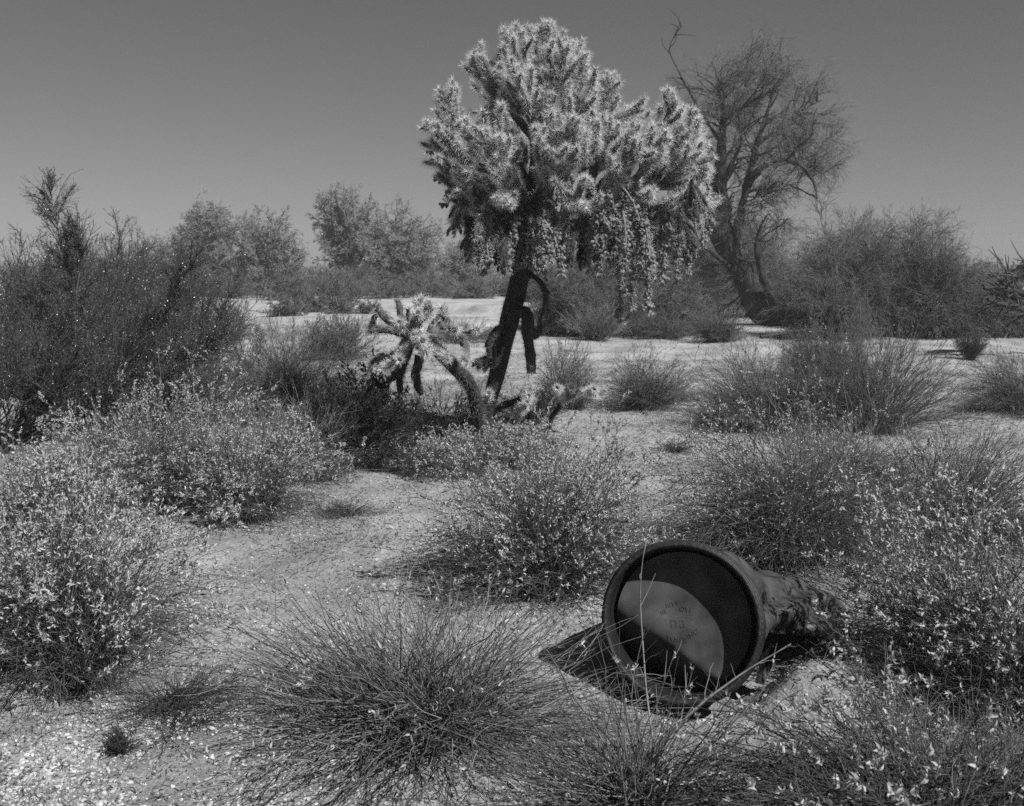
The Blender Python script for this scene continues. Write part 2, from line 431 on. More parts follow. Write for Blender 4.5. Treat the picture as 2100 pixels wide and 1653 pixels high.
# --- near, leafy and wispy clumps around the drum
shrub("brittlebush", "big silvery-leaved bush at the near lower left, dark bare stems fanned at its foot", "bush", 150, 1375, .50, .80, 101, stems=420, twigs=1900, nleaf=4600, leaf=.026,
      rich=True, stemmat="grey_stem", droop=.3, low=.3, lstart=.3, lw=.36, curl=.4)
shrub("wispy_shrub", "nearly leafless shrub with long arching grey stems, lower middle of the picture", "shrub", 815, 1505, .58, .46, 102, stems=520, twigs=420, nleaf=200, leaf=.03, lw=.3,
      rich=True, stemmat="grey_stem", droop=.16, wig=.28, sr=.0026, tr=.0015, tstart=.45, tl=(.2, .42), low=.45, core=.08, curl=.5, tang=.3, tmax=.98, lean=(-.10, -.05), spread=.15, centers=5)
shrub("broom_shrub", "upright bare broom-like shrub at the bottom edge, in front of the drum", "shrub", 1305, 1676, .45, .45, 103, stems=280, twigs=150, nleaf=30, leaf=.02,
      rich=True, stemmat="grey_stem", droop=.14, wig=.26, sr=.0026, tr=.0015, tstart=.5, tl=(.2, .4), low=.45, core=.08, tang=.3, spread=.08, centers=2, lean=(.04, 0))
shrub("brittlebush", "leafy mound of silvery leaves over dark stems, left of and behind the drum", "bush", 1085, 1195, .54, .66, 104, stems=420, twigs=2300, nleaf=5200, leaf=.022,
      rich=True, droop=.35, low=.25, lstart=.3, lw=.38, curl=.4)
shrub("brittlebush", "large sparse-leaved bush rising behind the drum, pale leaves on its crown", "bush", 1650, 1145, .72, .86, 105, stems=520, twigs=2600, nleaf=3400, leaf=.019,
      rich=True, droop=.4, low=.35, lstart=.45, lw=.4, stemmat="grey_stem")
shrub("broom_shrub", "dark twiggy fan-shaped shrub at the right edge, few leaves", "shrub", 1930, 1120, .70, .82, 106, stems=460, twigs=2000, nleaf=900, leaf=.014,
      stemmat="dark_stem", droop=.1, low=.2, tstart=.35, tang=.3, spread=.07, centers=2, dense=.8)
shrub("brittlebush", "broad bush with bright pale leaves just right of the drum's torn end", "bush", 2120, 1430, .54, .74, 107, stems=480, twigs=2400, nleaf=3600, leaf=.026,
      rich=True, stemmat="grey_stem", droop=.25, low=.3, lstart=.35, lw=.42, curl=.45)
shrub("brittlebush", "sprawling bush of curled leaves filling the lower right corner", "bush", 1960, 1740, .60, .42, 108, stems=460, twigs=1900, nleaf=520, leaf=.027, sr=.0036,
      rich=True, stemmat="dark_stem", droop=.3, low=.45, lstart=.35, lw=.4, curl=.5)
# --- left middle mounds
shrub("brittlebush", "tall leafy bush below the dark creosote, its leaves pale and dense", "bush", 330, 1050, .62, .78, 111, stems=360, twigs=2300, nleaf=5600, leaf=.021, rich=True, lw=.38, droop=.35, low=.15, curl=.4)
shrub("brittlebush", "rounded leafy bush with a dark gap under it, beside the open sand", "bush", 520, 1075, .44, .62, 112, stems=300, twigs=1700, nleaf=3000, leaf=.022, rich=True, lw=.38, droop=.35, low=.25, curl=.4)
shrub("brittlebush", "leafy bush cut by the left edge, between the creosote and the big near bush", "bush", 90, 1090, .56, .60, 113, stems=300, twigs=1800, nleaf=3800, leaf=.022, rich=True, lw=.38, droop=.35, low=.15, curl=.4)
shrub("wispy_shrub", "soft wispy stems leaning right, between the left leafy bushes and the dark bush", "shrub", 590, 960, .55, .52, 114, stems=420, twigs=1500, nleaf=700, leaf=.014, leafmat="grey_leaf", droop=.2, stemmat="pale_stem", tang=.3)
shrub("bursage", "grey rounded shrub with fine broom stems, left of the small cholla", "shrub", 610, 850, .78, .92, 115, stems=420, twigs=3200, nleaf=3800, leaf=.015, leafmat="small_leaf", droop=.25, stemmat="grey_stem", low=.2, tr=.0016)
shrub("bursage", "pale low shrub between the creosote and the broom shrub on the left", "shrub", 460, 860, .62, .55, 116, stems=260, twigs=1900, nleaf=3000, leaf=.016, leafmat="grey_leaf", droop=.3, low=.15, tr=.0016)
shrub("bursage", "near-black dense bush in the cactus shadow, left of its base", "bush", 745, 955, .46, .64, 117, stems=520, twigs=4200, nleaf=16000, leaf=.02, spread=.1, leafmat="dark_leaf", stemmat="dark_stem", droop=.3, low=.2)  # cactus shadow is also put into the dark leaf and stem colour
shrub("brittlebush", "low bright-leaved plant in front of the cactus base", "bush", 880, 975, .42, .26, 118, stems=200, twigs=900, nleaf=1500, leaf=.021, rich=True, droop=.4, low=.3)
shrub("brittlebush", "small leafy plant at the foot of the near-black bush", "bush", 665, 985, .26, .22, 119, stems=110, twigs=450, nleaf=600, leaf=.021, rich=True, droop=.4, low=.3)
shrub("brittlebush", "leafy plant hiding the foot of the cactus trunk on its near side", "bush", 1010, 955, .42, .27, 136, stems=200, twigs=900, nleaf=1700, leaf=.022, rich=True, droop=.4, low=.3)
shrub("bursage", "dark twiggy herb between the young cholla's stem and the near-black bush", "bush", 905, 905, .40, .45, 137, stems=200, twigs=1500, nleaf=1500, leaf=.016, leafmat="small_leaf", stemmat="dark_stem", droop=.25, low=.2)
# --- right middle shrubs
shrub("bursage", "grey dome-shaped shrub standing by itself on the sand right of the cactus", "shrub", 1365, 835, .42, .58, 121, stems=320, twigs=2200, nleaf=1900, leaf=.014, leafmat="grey_leaf", droop=.3, low=.35, tr=.0016)
shrub("bursage", "wide grey shrub behind the sparse-leaved bush, shadow on its left", "shrub", 1560, 880, .62, .70, 122, stems=420, twigs=3000, nleaf=2600, leaf=.014, leafmat="grey_leaf", droop=.3, low=.3, tr=.0016)
shrub("broom_shrub", "feathery upright shrub fanning out on the right-hand sand", "shrub", 1790, 885, .66, .98, 123, stems=520, twigs=3400, nleaf=800, leaf=.012, leafmat="small_leaf", droop=.1, low=.15, tr=.0015, tang=.28, spread=.06, centers=2, dense=.8)
shrub("bursage", "shrub cut by the right edge with dead twigs lying at its foot", "shrub", 2110, 850, .60, .70, 124, stems=300, twigs=2000, nleaf=1400, leaf=.014, leafmat="small_leaf", droop=.3, low=.35, tr=.0016)
shrub("broom_shrub", "thin small vase-shaped shrub alone on pale sand at the far right", "shrub", 1993, 738, .42, .62, 125, stems=110, twigs=900, nleaf=300, leaf=.015, leafmat="small_leaf", stemmat="dark_stem", droop=.0, tmin=.5, sr=.004, tr=.002, tang=.3, spread=.05, centers=1)
shrub("bursage", "fine grey shrub right of the cactus trunk, behind the small arched cholla", "shrub", 1150, 835, .34, .66, 126, stems=260, twigs=1900, nleaf=1500, leaf=.013, leafmat="grey_leaf", droop=.15, low=.1, tr=.0015)
shrub("brittlebush", "little plant with sparkling tiny leaves right under the cactus trunk", "bush", 1085, 865, .32, .30, 127, stems=150, twigs=900, nleaf=1500, leaf=.015, leafmat="silver_leaf", droop=.3)
shrub("broom_shrub", "fluffy grey shrub on the bare rise in front of the thicket", "shrub", 1700, 775, .60, .70, 128, stems=320, twigs=2600, nleaf=900, leaf=.015, leafmat="small_leaf", droop=.15, tr=.0022, sr=.003, tang=.3)
shrub("bursage", "low grey shrub left of the feathery one, blending into the wide shrub", "shrub", 1640, 860, .55, .62, 129, stems=260, twigs=1700, nleaf=1400, leaf=.014, leafmat="grey_leaf", droop=.3, low=.3, tr=.0016)
shrub("wispy_shrub", "thin leafy shrub on the right, between the fan-shaped shrub and the sparse-leaved bush", "shrub", 1770, 1010, .5, .52, 130, stems=220, twigs=1300, nleaf=1200, leaf=.015, droop=.25, low=.2)
# --- shrubs on the bank edge
shrub("broom_shrub", "pale vase-shaped shrub on the bank edge below the hanging fruit chains", "shrub", 1205, 698, .62, .66, 131, stems=260, twigs=1700, nleaf=0, droop=.0, tmin=.35, sr=.005, tr=.0028, tang=.25, stemmat="pale_stem")
shrub("bursage", "soft round grey shrub at the foot of the leaning tree", "shrub", 1470, 700, .58, .62, 132, stems=240, twigs=1900, nleaf=900, leaf=.02, leafmat="small_leaf", droop=.15, sr=.004, tr=.0026)
shrub("bursage", "grey shrub on the bank edge between the vase-shaped and the soft round shrub", "shrub", 1350, 695, .52, .50, 133, stems=240, twigs=1700, nleaf=900, leaf=.02, leafmat="small_leaf", droop=.2, sr=.004, tr=.0026)
shrub("bursage", "grey shrub on the sand left of the small cholla, farther than the broom shrub", "shrub", 690, 735, .55, .75, 134, stems=240, twigs=1900, nleaf=1400, leaf=.02, leafmat="small_leaf", droop=.15, sr=.004, tr=.0024)
shrub("bursage", "small grey shrub beside the trunk, on the far side of the cactus", "shrub", 955, 700, .6, .38, 135, stems=180, twigs=1200, nleaf=900, leaf=.02, leafmat="grey_leaf", droop=.25, sr=.004, tr=.0026)
# --- small tufts
for k, (px, py, R, H, lab) in enumerate([
        (1380, 925, .13, .09, "tiny dark tuft on the sand path right of the middle leafy mound"),
        (705, 1050, .22, .09, "low dark herb spread flat on the open sand left of the middle mound"),
        (228, 1548, .055, .075, "small dark dead tuft on the gravel in the lower left corner"),
        (1560, 1090, .2, .2, "small shaded tuft behind the drum's rim"),
        (1290, 800, .2, .16, "dark little tuft at the edge of the dome-shaped shrub"),
        (400, 1460, .3, .14, "thin dry tuft between the big near bush and the arching shrub")]):
    shrub("grass_tuft", lab, "tuft", px, py, R, H, 150 + k, stems=130, twigs=260, nleaf=80, leaf=.01, leafmat="dark_leaf", stemmat="dark_stem", droop=.2, sr=.0016, tr=.001)

# ------------------------------------------------------------------ creosote bushes
def creosote(label, px, py, R, H, seed, stems=26, sub=220, twigs=1500, nleaf=9000, leaf=.013, loc=None, group=None, r0=.011, extra=None):
    r = rg(seed); b = base_at(px, py)
    stems, sub, twigs, nleaf = int(stems * 1.2), int(sub * 1.4), int(twigs * 1.9), int(nleaf * 1.8)
    root = empty("creosote_bush", b, label, "creosote bush", group)
    c = r.uniform(.15, 1, stems); az = r.uniform(0, 6.283, stems); s_ = np.sqrt(1 - c * c); q = r.uniform(.7, .95, stems)
    tip = np.stack([R * s_ * np.cos(az) * q, R * s_ * np.sin(az) * q, H * np.sqrt(c) * q], -1)
    if extra is not None:
        tip[:len(extra)] = np.array([P(ex, ey, b[1] + ed) - b for ex, ey, ed in extra])
    p0 = np.stack([r.normal(0, .07 * R, stems), r.normal(0, .07 * R, stems), np.full(stems, -.02)], -1)
    ctl = p0 * .5 + tip * .5; ctl[:, 2] -= .1 * H * r.uniform(-.5, 1, stems); ctl[:, 2] = np.maximum(ctl[:, 2], .05)
    S = wiggle(bez(p0, ctl, tip, 12), .22, r)
    mb = MB(); sr_ = r0 * r.uniform(.6, 1.3, stems)
    if extra is not None: sr_[:len(extra)] = r0 * 1.9
    tubes(mb, S, taper(stems, 12, sr_, r0 * .25), 5)
    A, _, _ = kids(S, sub, .22, .98, (.2 * H, .42 * H), (.55, .2), 7, .13, .03, r, upb=.1)
    if extra is not None:
        ne = len(extra); A2, _, _ = kids(S[:ne], 26 * ne, .45, .99, (.12 * H, .3 * H), (.6, .2), 7, .1, .03, r, upb=.12, byL=False); A = np.concatenate([A, A2, A2[:, :, :]]); sub = len(A)
    tubes(mb, A, taper(sub, 7, r0 * .38, r0 * .15), 4)
    T, _, _ = kids(A, twigs, .1, 1, (.06 * H, .15 * H), (.6, .25), 5, .12, .03, r, upb=.1)
    tubes(mb, T, taper(twigs, 5, r0 * .17, r0 * .1))
    if extra is not None:
        T2, _, _ = kids(A2, 260 * ne, .1, 1, (.04 * H, .1 * H), (.6, .25), 5, .12, .03, r, upb=.1); tubes(mb, T2, taper(len(T2), 5, r0 * .17, r0 * .1))
    mb.build("branches", "dark_stem", root)
    lb = MB()
    i1 = r.integers(0, twigs, nleaf); p, tn = sample(T, i1, r.uniform(.1, 1, nleaf))
    leaves(lb, p, tn * .6 + r.normal(size=(nleaf, 3)) * .7, leaf * r.uniform(.6, 1.3, nleaf), .5, .1, r)
    if extra is not None:
        m = 2600 * ne; p, tn = sample(T2, r.integers(0, len(T2), m), r.uniform(.1, 1, m))
        leaves(lb, p, tn * .6 + r.normal(size=(m, 3)) * .7, leaf * 1.15 * r.uniform(.6, 1.3, m), .5, .1, r)
    lb.build("foliage", "creosote_leaf", root, smooth=False)
    return root

creosote("big dark creosote bush on the left, one feathery shoot rising far above the rest", 190, 905, 1.25, 1.5, 201, stems=44, sub=420, twigs=4200, nleaf=26000, leaf=.014,
         extra=[(125, 368, .2), (225, 440, .3), (430, 520, -.3), (475, 690, -.3)])
creosote("creosote bush directly behind the feathery shoot of the big one", 120, 800, 1.6, 2.0, 209, stems=34, sub=340, twigs=3000, nleaf=19000, leaf=.02, r0=.013)
creosote("dark creosote bush under the right arm of the big one, behind the leafy bushes", 335, 880, .95, 1.25, 208, stems=30, sub=300, twigs=2600, nleaf=17000, leaf=.014)
creosote("dark creosote bush cut by the left edge, in front of the tall one", 0, 930, 1.1, 1.55, 202, stems=30, sub=320, twigs=2800, nleaf=17000, leaf=.014)
creosote("creosote bush behind the tall one, its top against the sky at the left edge", 20, 790, 1.7, 2.1, 203, stems=30, sub=320, twigs=3000, nleaf=17000, leaf=.02, r0=.014)
creosote("creosote bush behind the right arm of the tall one", 390, 770, 1.3, 1.85, 204, stems=30, sub=320, twigs=2600, nleaf=14000, leaf=.02, r0=.014)
creosote("hazy grey creosote bush showing above the middle of the dark left thicket", 210, 730, 2.1, 2.55, 205, stems=30, sub=320, twigs=2600, nleaf=15000, leaf=.03, r0=.018)
creosote("creosote bush on the far side of the thicket, beside the pale wash bank", 350, 715, 1.6, 2.2, 206, stems=26, sub=300, twigs=2400, nleaf=12000, leaf=.028, r0=.016)
creosote("low creosote sprig with round leaves in front of the pale wash bank", 505, 760, .45, .75, 207, stems=9, sub=40, twigs=220, nleaf=1500, leaf=.02, r0=.008)

# ------------------------------------------------------------------ chain-fruit cholla
def resample(pts, K):
    pts = np.asarray(pts, float)
    s = np.concatenate([[0], np.cumsum(np.linalg.norm(np.diff(pts, axis=0), axis=1))]); u = np.linspace(0, s[-1], K * 3)
    q = np.stack([np.interp(u, s, pts[:, k]) for k in range(3)], -1)
    for _ in range(K // 2):
        q[1:-1] = q[1:-1] * .5 + (q[:-2] + q[2:]) * .25
    return q[::3] if len(q[::3]) == K else q[np.linspace(0, len(q) - 1, K).astype(int)]

def spines(mb, Pt, R, n, r, L=(.022, .045), w=.0022, t0=0.0):
    ln = np.linalg.norm(np.diff(Pt, axis=1), axis=2).sum(1)
    idx = r.choice(len(Pt), n, p=ln / ln.sum()); t = r.uniform(t0, 1, n)
    t = np.where(r.uniform(0, 1, n) < .12, 1.0, t)
    pos, tan = sample(Pt, idx, t)
    K = Pt.shape[1]; x = np.clip(t, 0, .9999) * (K - 1); k = x.astype(int); rad = R[idx, k] * (1 - (x - k)) + R[idx, k + 1] * (x - k)
    perp = nrm(np.cross(tan, r.normal(size=(n, 3))))
    # spines stand in tufts: snap the angle roughly
    p = pos + perp * rad[:, None] * .95
    d = nrm(perp + r.normal(size=(n, 3)) * .45 + tan * (.25 + .9 * (t > .97))[:, None])
    side = nrm(np.cross(d, r.normal(size=(n, 3)))) * w
    l = r.uniform(L[0], L[1], n)[:, None]
    V = np.stack([p - side * .5, p + side * .5, p + d * l + side * .12, p + d * l - side * .12], 1)
    mb.add(V.reshape(-1, 3), np.arange(n * 4).reshape(-1, 4))

def joint_r(n, K, r0, r):
    t = np.linspace(0, 1, K)[None]
    prof = np.clip(np.sqrt(np.clip(1 - np.abs(t * 2 - 1) ** 5, 0.06, 1)), .55, 1)
    prof[:, -1] = .35
    return np.asarray(r0)[:, None] * prof * (1 + .05 * np.sin(t * 23))

def fruit_mesh(mb, pos, d, size, r):
    n = len(pos); d = nrm(d)
    u = nrm(np.cross(d, r.normal(size=(n, 3)))); v = np.cross(d, u)
    B = np.stack([u, v, d], 1)                                    # rows
    V = ICO[None] * (1 + r.normal(0, .1, (n, 12, 1))) * np.array([1, 1, 1.55]) * size[:, None, None]
    V = V * (1 - .18 * (V[..., 2:3] < 0))
    V = np.einsum('nkj,njl->nkl', V, B) + pos[:, None]
    mb.add(V, (ICF[None] + np.arange(n)[:, None, None] * 12).reshape(-1, 3))

def chain(start, L, r, dens=70, spread=.05, size=.0165, dx=0.0):
    K = 9
    d = np.array([[dx, r.normal(0, .15), -.7]])
    c = grow(start[None], d + r.normal(size=(1, 3)) * .3, np.array([L]), K, .18 if L < .5 else .07, -.28, r)
    nb = max(2, int(L * 9))
    br, _, _ = kids(c, nb, .05, 1, (.05, .15), (1.0, .3), 4, .2, -.3, r)
    n = int(dens * L * .8); p1, t1 = sample(c, np.zeros(n, int), r.uniform(0, 1, n))
    n2 = nb * 5; p2, t2 = sample(br, r.integers(0, nb, n2), r.uniform(.1, 1, n2))
    p = np.concatenate([p1, p2]); o = nrm(r.normal(size=(len(p), 3)) + [0, 0, -.4])
    mb = MB()
    tubes(mb, c, taper(1, K, .012, .007), 5); tubes(mb, br, taper(nb, 4, .008, .006), 4)
    fruit_mesh(mb, p + o * .022, o, size * r.uniform(.7, 1.2, len(p)), r)
    sp = MB(); spines(sp, c, taper(1, K, .028, .028), int(420 * L), r, (.02, .045), .0018)
    return mb, sp

def cholla_main():
    D = 10.45; r = rg(300)
    b = base_at(990, 902); D = b[1]
    root = empty("chain_cholla", b, "tall chain-fruit cholla cactus with pale spiny crown and dark leaning trunk, centre of the scene", "cactus")
    W = lambda l: np.array([P(x, y, D + dd) - b for x, y, dd in l])
    tr = resample(W([(986, 915, 0), (1000, 840, 0), (1022, 755, 0), (1037, 690, 0), (1052, 620, 0), (1076, 540, 0), (1092, 470, 0), (1099, 400, 0), (1104, 330, 0), (1103, 250, 0), (1105, 185, 0)]), 26)
    tR = np.interp(np.linspace(0, 1, 26), [0, .08, .2, .4, .55, .75, .9, 1], [.085, .06, .072, .088, .085, .078, .072, .06])[None]
    mb = MB(); t_ = tr[None].copy(); t_[:, 1:-1] += r.normal(0, .006, (1, 24, 3)); tubes(mb, t_, tR * (1 + r.normal(0, .05, (1, 26))), 14)
    trunk = mb.build("trunk", "cholla_bark", root)
    sp = MB(); spines(sp, tr[None], tR, 9000, r, (.02, .036), .002); sp.build("spines", "dull_spine", trunk)
    limbs = [
        ([(1080, 500, 0), (1045, 425, -.15), (1000, 365, -.3), (965, 305, -.35), (935, 245, -.4), (920, 215, -.4)], .055),
        ([(1097, 405, 0), (1062, 335, .15), (1035, 285, .3), (1020, 235, .35), (1003, 175, .35)], .05),
        ([(1104, 195, 0), (1075, 160, -.1), (1060, 125, -.1), (1056, 95, -.1)], .045),
        ([(1104, 195, 0), (1140, 160, .1), (1175, 138, .15), (1205, 125, .2)], .045),
        ([(1104, 190, 0), (1108, 140, 0), (1104, 100, .05), (1102, 75, .05)], .04),
        ([(1096, 425, 0), (1150, 355, -.25), (1190, 280, -.35), (1215, 225, -.4), (1235, 165, -.4)], .055),
        ([(1085, 505, 0), (1150, 465, .05), (1230, 432, .1), (1305, 385, .1), (1340, 310, .1), (1362, 230, .1)], .075),
        ([(1305, 385, .1), (1370, 335, -.1), (1410, 295, -.2), (1430, 265, -.25)], .05),
        ([(1230, 432, .1), (1255, 350, .3), (1278, 270, .4), (1288, 225, .45)], .05),
        ([(1095, 445, 0), (1150, 400, .5), (1195, 330, .8), (1215, 270, .9)], .05),
        ([(1090, 455, 0), (1045, 405, .3), (985, 340, .45), (925, 265, .5), (905, 235, .5)], .05),
        ([(1305, 385, .1), (1385, 385, .2), (1435, 375, .25), (1455, 345, .25)], .045),
        ([(1095, 435, 0), (1115, 370, -.5), (1135, 305, -.8), (1150, 255, -.9)], .05),
        ([(1200, 443, .1), (1240, 405, -.4), (1275, 335, -.75), (1300, 275, -.8)], .05),
        ([(1095, 430, 0), (1075, 360, .6), (1062, 270, .85), (1060, 190, .9)], .05),
        ([(1080, 500, 0), (1030, 450, -.1), (970, 415, -.15), (920, 345, -.15)], .045),
        ([(1094, 440, 0), (1060, 390, -.5), (1020, 330, -.8), (990, 250, -.85)], .045),
        ([(1305, 385, .1), (1345, 330, .6), (1390, 260, .75), (1400, 225, .75)], .045),
        ([(1250, 425, .1), (1320, 430, -.3), (1390, 420, -.45), (1430, 440, -.5)], .045),
        ([(1103, 290, 0), (1150, 240, .1), (1180, 190, .1), (1185, 150, .1)], .045),
        ([(1103, 290, 0), (1060, 240, -.1), (1025, 190, -.1), (960, 140, .1)], .045),
        ([(1180, 300, -.3), (1225, 255, -.3), (1255, 205, -.2), (1270, 175, -.2)], .045),
        ([(1180, 450, .05), (1215, 370, .1), (1240, 300, .1), (1252, 240, .1)], .05),
        ([(1150, 350, -.25), (1200, 320, -.55), (1240, 290, -.7), (1262, 260, -.7)], .04),
        ([(1104, 260, 0), (1135, 200, -.35), (1150, 150, -.45), (1158, 110, -.45)], .04),
        ([(1020, 390, -.2), (960, 350, -.4), (925, 300, -.45), (900, 270, -.45)], .04),
        ([(1096, 440, 0), (1065, 385, -.4), (1035, 320, -.75), (1020, 270, -.85)], .045),
        ([(1090, 460, 0), (1040, 430, -.4), (985, 400, -.7), (955, 360, -.8)], .045),
        ([(1100, 380, 0), (1145, 350, -.5), (1180, 320, -.85), (1195, 280, -.95)], .045),
        ([(1103, 280, 0), (1085, 235, -.4), (1070, 190, -.6), (1062, 160, -.6)], .04),
        ([(1230, 432, .1), (1270, 400, -.4), (1320, 350, -.65), (1340, 300, -.7)], .045),
        ([(1305, 385, .1), (1350, 380, -.3), (1400, 340, -.5), (1425, 310, -.5)], .04),
        ([(1150, 465, .05), (1165, 430, -.5), (1190, 395, -.85), (1215, 360, -.9)], .045),
        ([(1345, 300, .1), (1365, 250, -.2), (1385, 215, -.25), (1390, 195, -.25)], .04),
    ]
    cen = W([(1150, 400, 0)])[0]
    allj = []
    def hull(p):
        """how far outside the crown a point lies: two lobes and the top shoot"""
        e = lambda c, rx, rz, ry: np.sqrt((((p[:, 0] - c[0]) / rx) ** 2 + ((p[:, 2] - c[2]) / rz) ** 2 + ((p[:, 1] - c[1]) / ry) ** 2))
        c1 = W([(1080, 300, 0)])[0]; c2 = W([(1310, 370, 0)])[0]; c3 = W([(1104, 130, 0)])[0]
        return np.minimum(np.minimum(e(c1, .96, 1.05, 1.15), e(c2, .74, .86, .95)), e(c3, .50, .42, .5))
    for k, (pl, rad) in enumerate(limbs):
        l = resample(W(pl), 14)[None]; l[:, 1:] += r.normal(0, .008, (1, 13, 3))
        lR = taper(1, 14, rad, rad * .55)
        mb = MB(); sp = MB()
        tubes(mb, l, lR * (1 + .06 * np.sin(np.arange(14) * 2.1))[None], 9, cap=True)
        ll = np.linalg.norm(np.diff(l, axis=1), axis=2).sum()
        n2 = int(10 * ll + 7)
        A, _, _ = kids(l, n2, .38, 1, (.2, .44), (.8, .3), 7, .06, .04, r, upb=.16, outc=cen, outw=.75)
        ok = hull(A[:, -1]) < 1.0; A = A[ok]; n2 = len(A)
        rr = r.uniform(.021, .029, n2); AR = joint_r(n2, 7, rr, r)
        tubes(mb, A, AR, 7, cap=True)
        n3 = int(n2 * 1.5)
        B, _, _ = kids(A, n3, .55, 1, (.10, .24), (.75, .3), 6, .06, .03, r, upb=.2, outc=cen, outw=.45)
        ok = hull(B[:, -1]) < 1.04; B = B[ok]; n3 = len(B)
        rr = r.uniform(.017, .023, n3); BR = joint_r(n3, 6, rr, r)
        tubes(mb, B, BR, 7, cap=True)
        spines(sp, l, lR, int(900 * ll), r, (.02, .045), .002)
        spines(sp, A, AR, int(n2 * .30 * 900), r, (.03, .062), .0025, .2)
        spines(sp, B, BR, int(n3 * .17 * 1200), r, (.03, .062), .0025)
        br = mb.build("branch", "cholla_skin", root)
        sp.build("spines", "spine", br)
        allj.append(A)
    # drooping old joints under the crown
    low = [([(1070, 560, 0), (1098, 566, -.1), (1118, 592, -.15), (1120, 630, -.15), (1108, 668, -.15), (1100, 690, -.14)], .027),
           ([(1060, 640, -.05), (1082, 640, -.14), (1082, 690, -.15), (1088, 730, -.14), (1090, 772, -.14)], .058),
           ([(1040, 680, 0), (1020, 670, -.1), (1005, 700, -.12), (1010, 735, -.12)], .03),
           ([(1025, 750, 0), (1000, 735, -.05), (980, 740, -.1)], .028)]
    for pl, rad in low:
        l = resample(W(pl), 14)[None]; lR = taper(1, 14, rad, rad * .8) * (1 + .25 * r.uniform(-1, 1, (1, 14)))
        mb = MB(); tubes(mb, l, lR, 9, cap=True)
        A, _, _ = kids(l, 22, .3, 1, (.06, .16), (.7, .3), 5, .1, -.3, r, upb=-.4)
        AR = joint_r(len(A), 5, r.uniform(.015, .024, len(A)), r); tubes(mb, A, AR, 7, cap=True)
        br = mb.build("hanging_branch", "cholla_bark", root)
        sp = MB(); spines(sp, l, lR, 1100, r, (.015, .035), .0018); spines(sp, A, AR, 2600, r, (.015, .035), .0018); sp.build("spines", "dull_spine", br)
    # inner drooping joints (grey, dull) filling the lower crown
    n = 98
    starts = []
    while len(starts) < n:
        x, y, dd = (r.uniform(925, 1110) if r.uniform() < .55 else r.uniform(1110, 1450)), 340 + 165 * r.uniform(0, 1) ** .5, r.uniform(-.85, .85)
        lim = np.interp(x, [925, 960, 1100, 1180, 1250, 1450], [390, 470, 500, 470, 480, 420])
        if y < lim and (x < 1200 or abs(dd) < .75): starts.append((x, y, dd))
    starts.sort(key=lambda q: q[0] + 150 * q[2])
    for k in range(n):
        S0 = W(starts[k:k + 1]); m = len(S0)
        bot = np.interp(starts[k][0], [905, 935, 965, 1000, 1050, 1085, 1180, 1250, 1400, 1450], [360, 430, 510, 535, 535, 530, 530, 550, 540, 470])
        room = max(.12, (bot - starts[k][1]) * D / F)
        A = grow(S0, np.stack([r.normal(0, .5, m), r.normal(0, .5, m), r.normal(-.8, .4, m)], -1), np.minimum(r.uniform(.24, .50, m), room), 8, .12, -.18, r)
        AR = joint_r(m, 8, r.uniform(.018, .028, m), r)
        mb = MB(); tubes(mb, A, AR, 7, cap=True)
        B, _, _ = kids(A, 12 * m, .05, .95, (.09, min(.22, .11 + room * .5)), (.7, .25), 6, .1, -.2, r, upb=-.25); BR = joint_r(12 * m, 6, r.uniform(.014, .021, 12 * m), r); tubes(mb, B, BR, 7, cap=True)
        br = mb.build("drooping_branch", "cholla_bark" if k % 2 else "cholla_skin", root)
        lit = k % 2 == 0  # every other branch gets the brighter spine colour, as if sunlit
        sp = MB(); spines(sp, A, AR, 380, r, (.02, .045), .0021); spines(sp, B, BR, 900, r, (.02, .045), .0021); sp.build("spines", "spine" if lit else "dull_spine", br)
    # fruit chains hanging from the lower crown
    spots = [(1272, 470, -.75, .86), (1285, 490, -.7, .62), (1262, 480, -.75, .52), (1278, 480, -.65, .75), (1330, 480, -.6, .38), (1370, 470, -.6, .42), (1410, 480, .1, .36), (1435, 440, -.1, .3), (1345, 500, -.3, .35), (1390, 505, -.1, .28)]
    while len(spots) < 98:
        x = r.uniform(905, 1450)
        y0 = np.interp(x, [905, 930, 960, 1030, 1100, 1180, 1260, 1450], [290, 370, 420, 450, 440, 420, 430, 400])
        y = y0 + r.uniform(-70, 50); ln = r.uniform(.18, .42)
        bot = np.interp(x, [905, 935, 965, 1000, 1050, 1085, 1180, 1250, 1400, 1450], [360, 430, 510, 545, 550, 552, 540, 560, 545, 470])
        ln = max(.14, (bot + r.uniform(-25, 22) - y) * D / F); ln = min(ln, .5)
        dd = r.uniform(-.85, .75) if x > 940 else r.uniform(-.4, .3)
        spots.append((x, y, dd, ln))
    for x, y, dd, ln in spots:
        mb, sp = chain(W([(x, y, dd)])[0], ln, r, dx=.15 if x > 1250 else -.1)
        ch = mb.build("fruit_chain", "fruit", root)
        sp.build("spines", "spine", ch)
    return root
cholla_main()

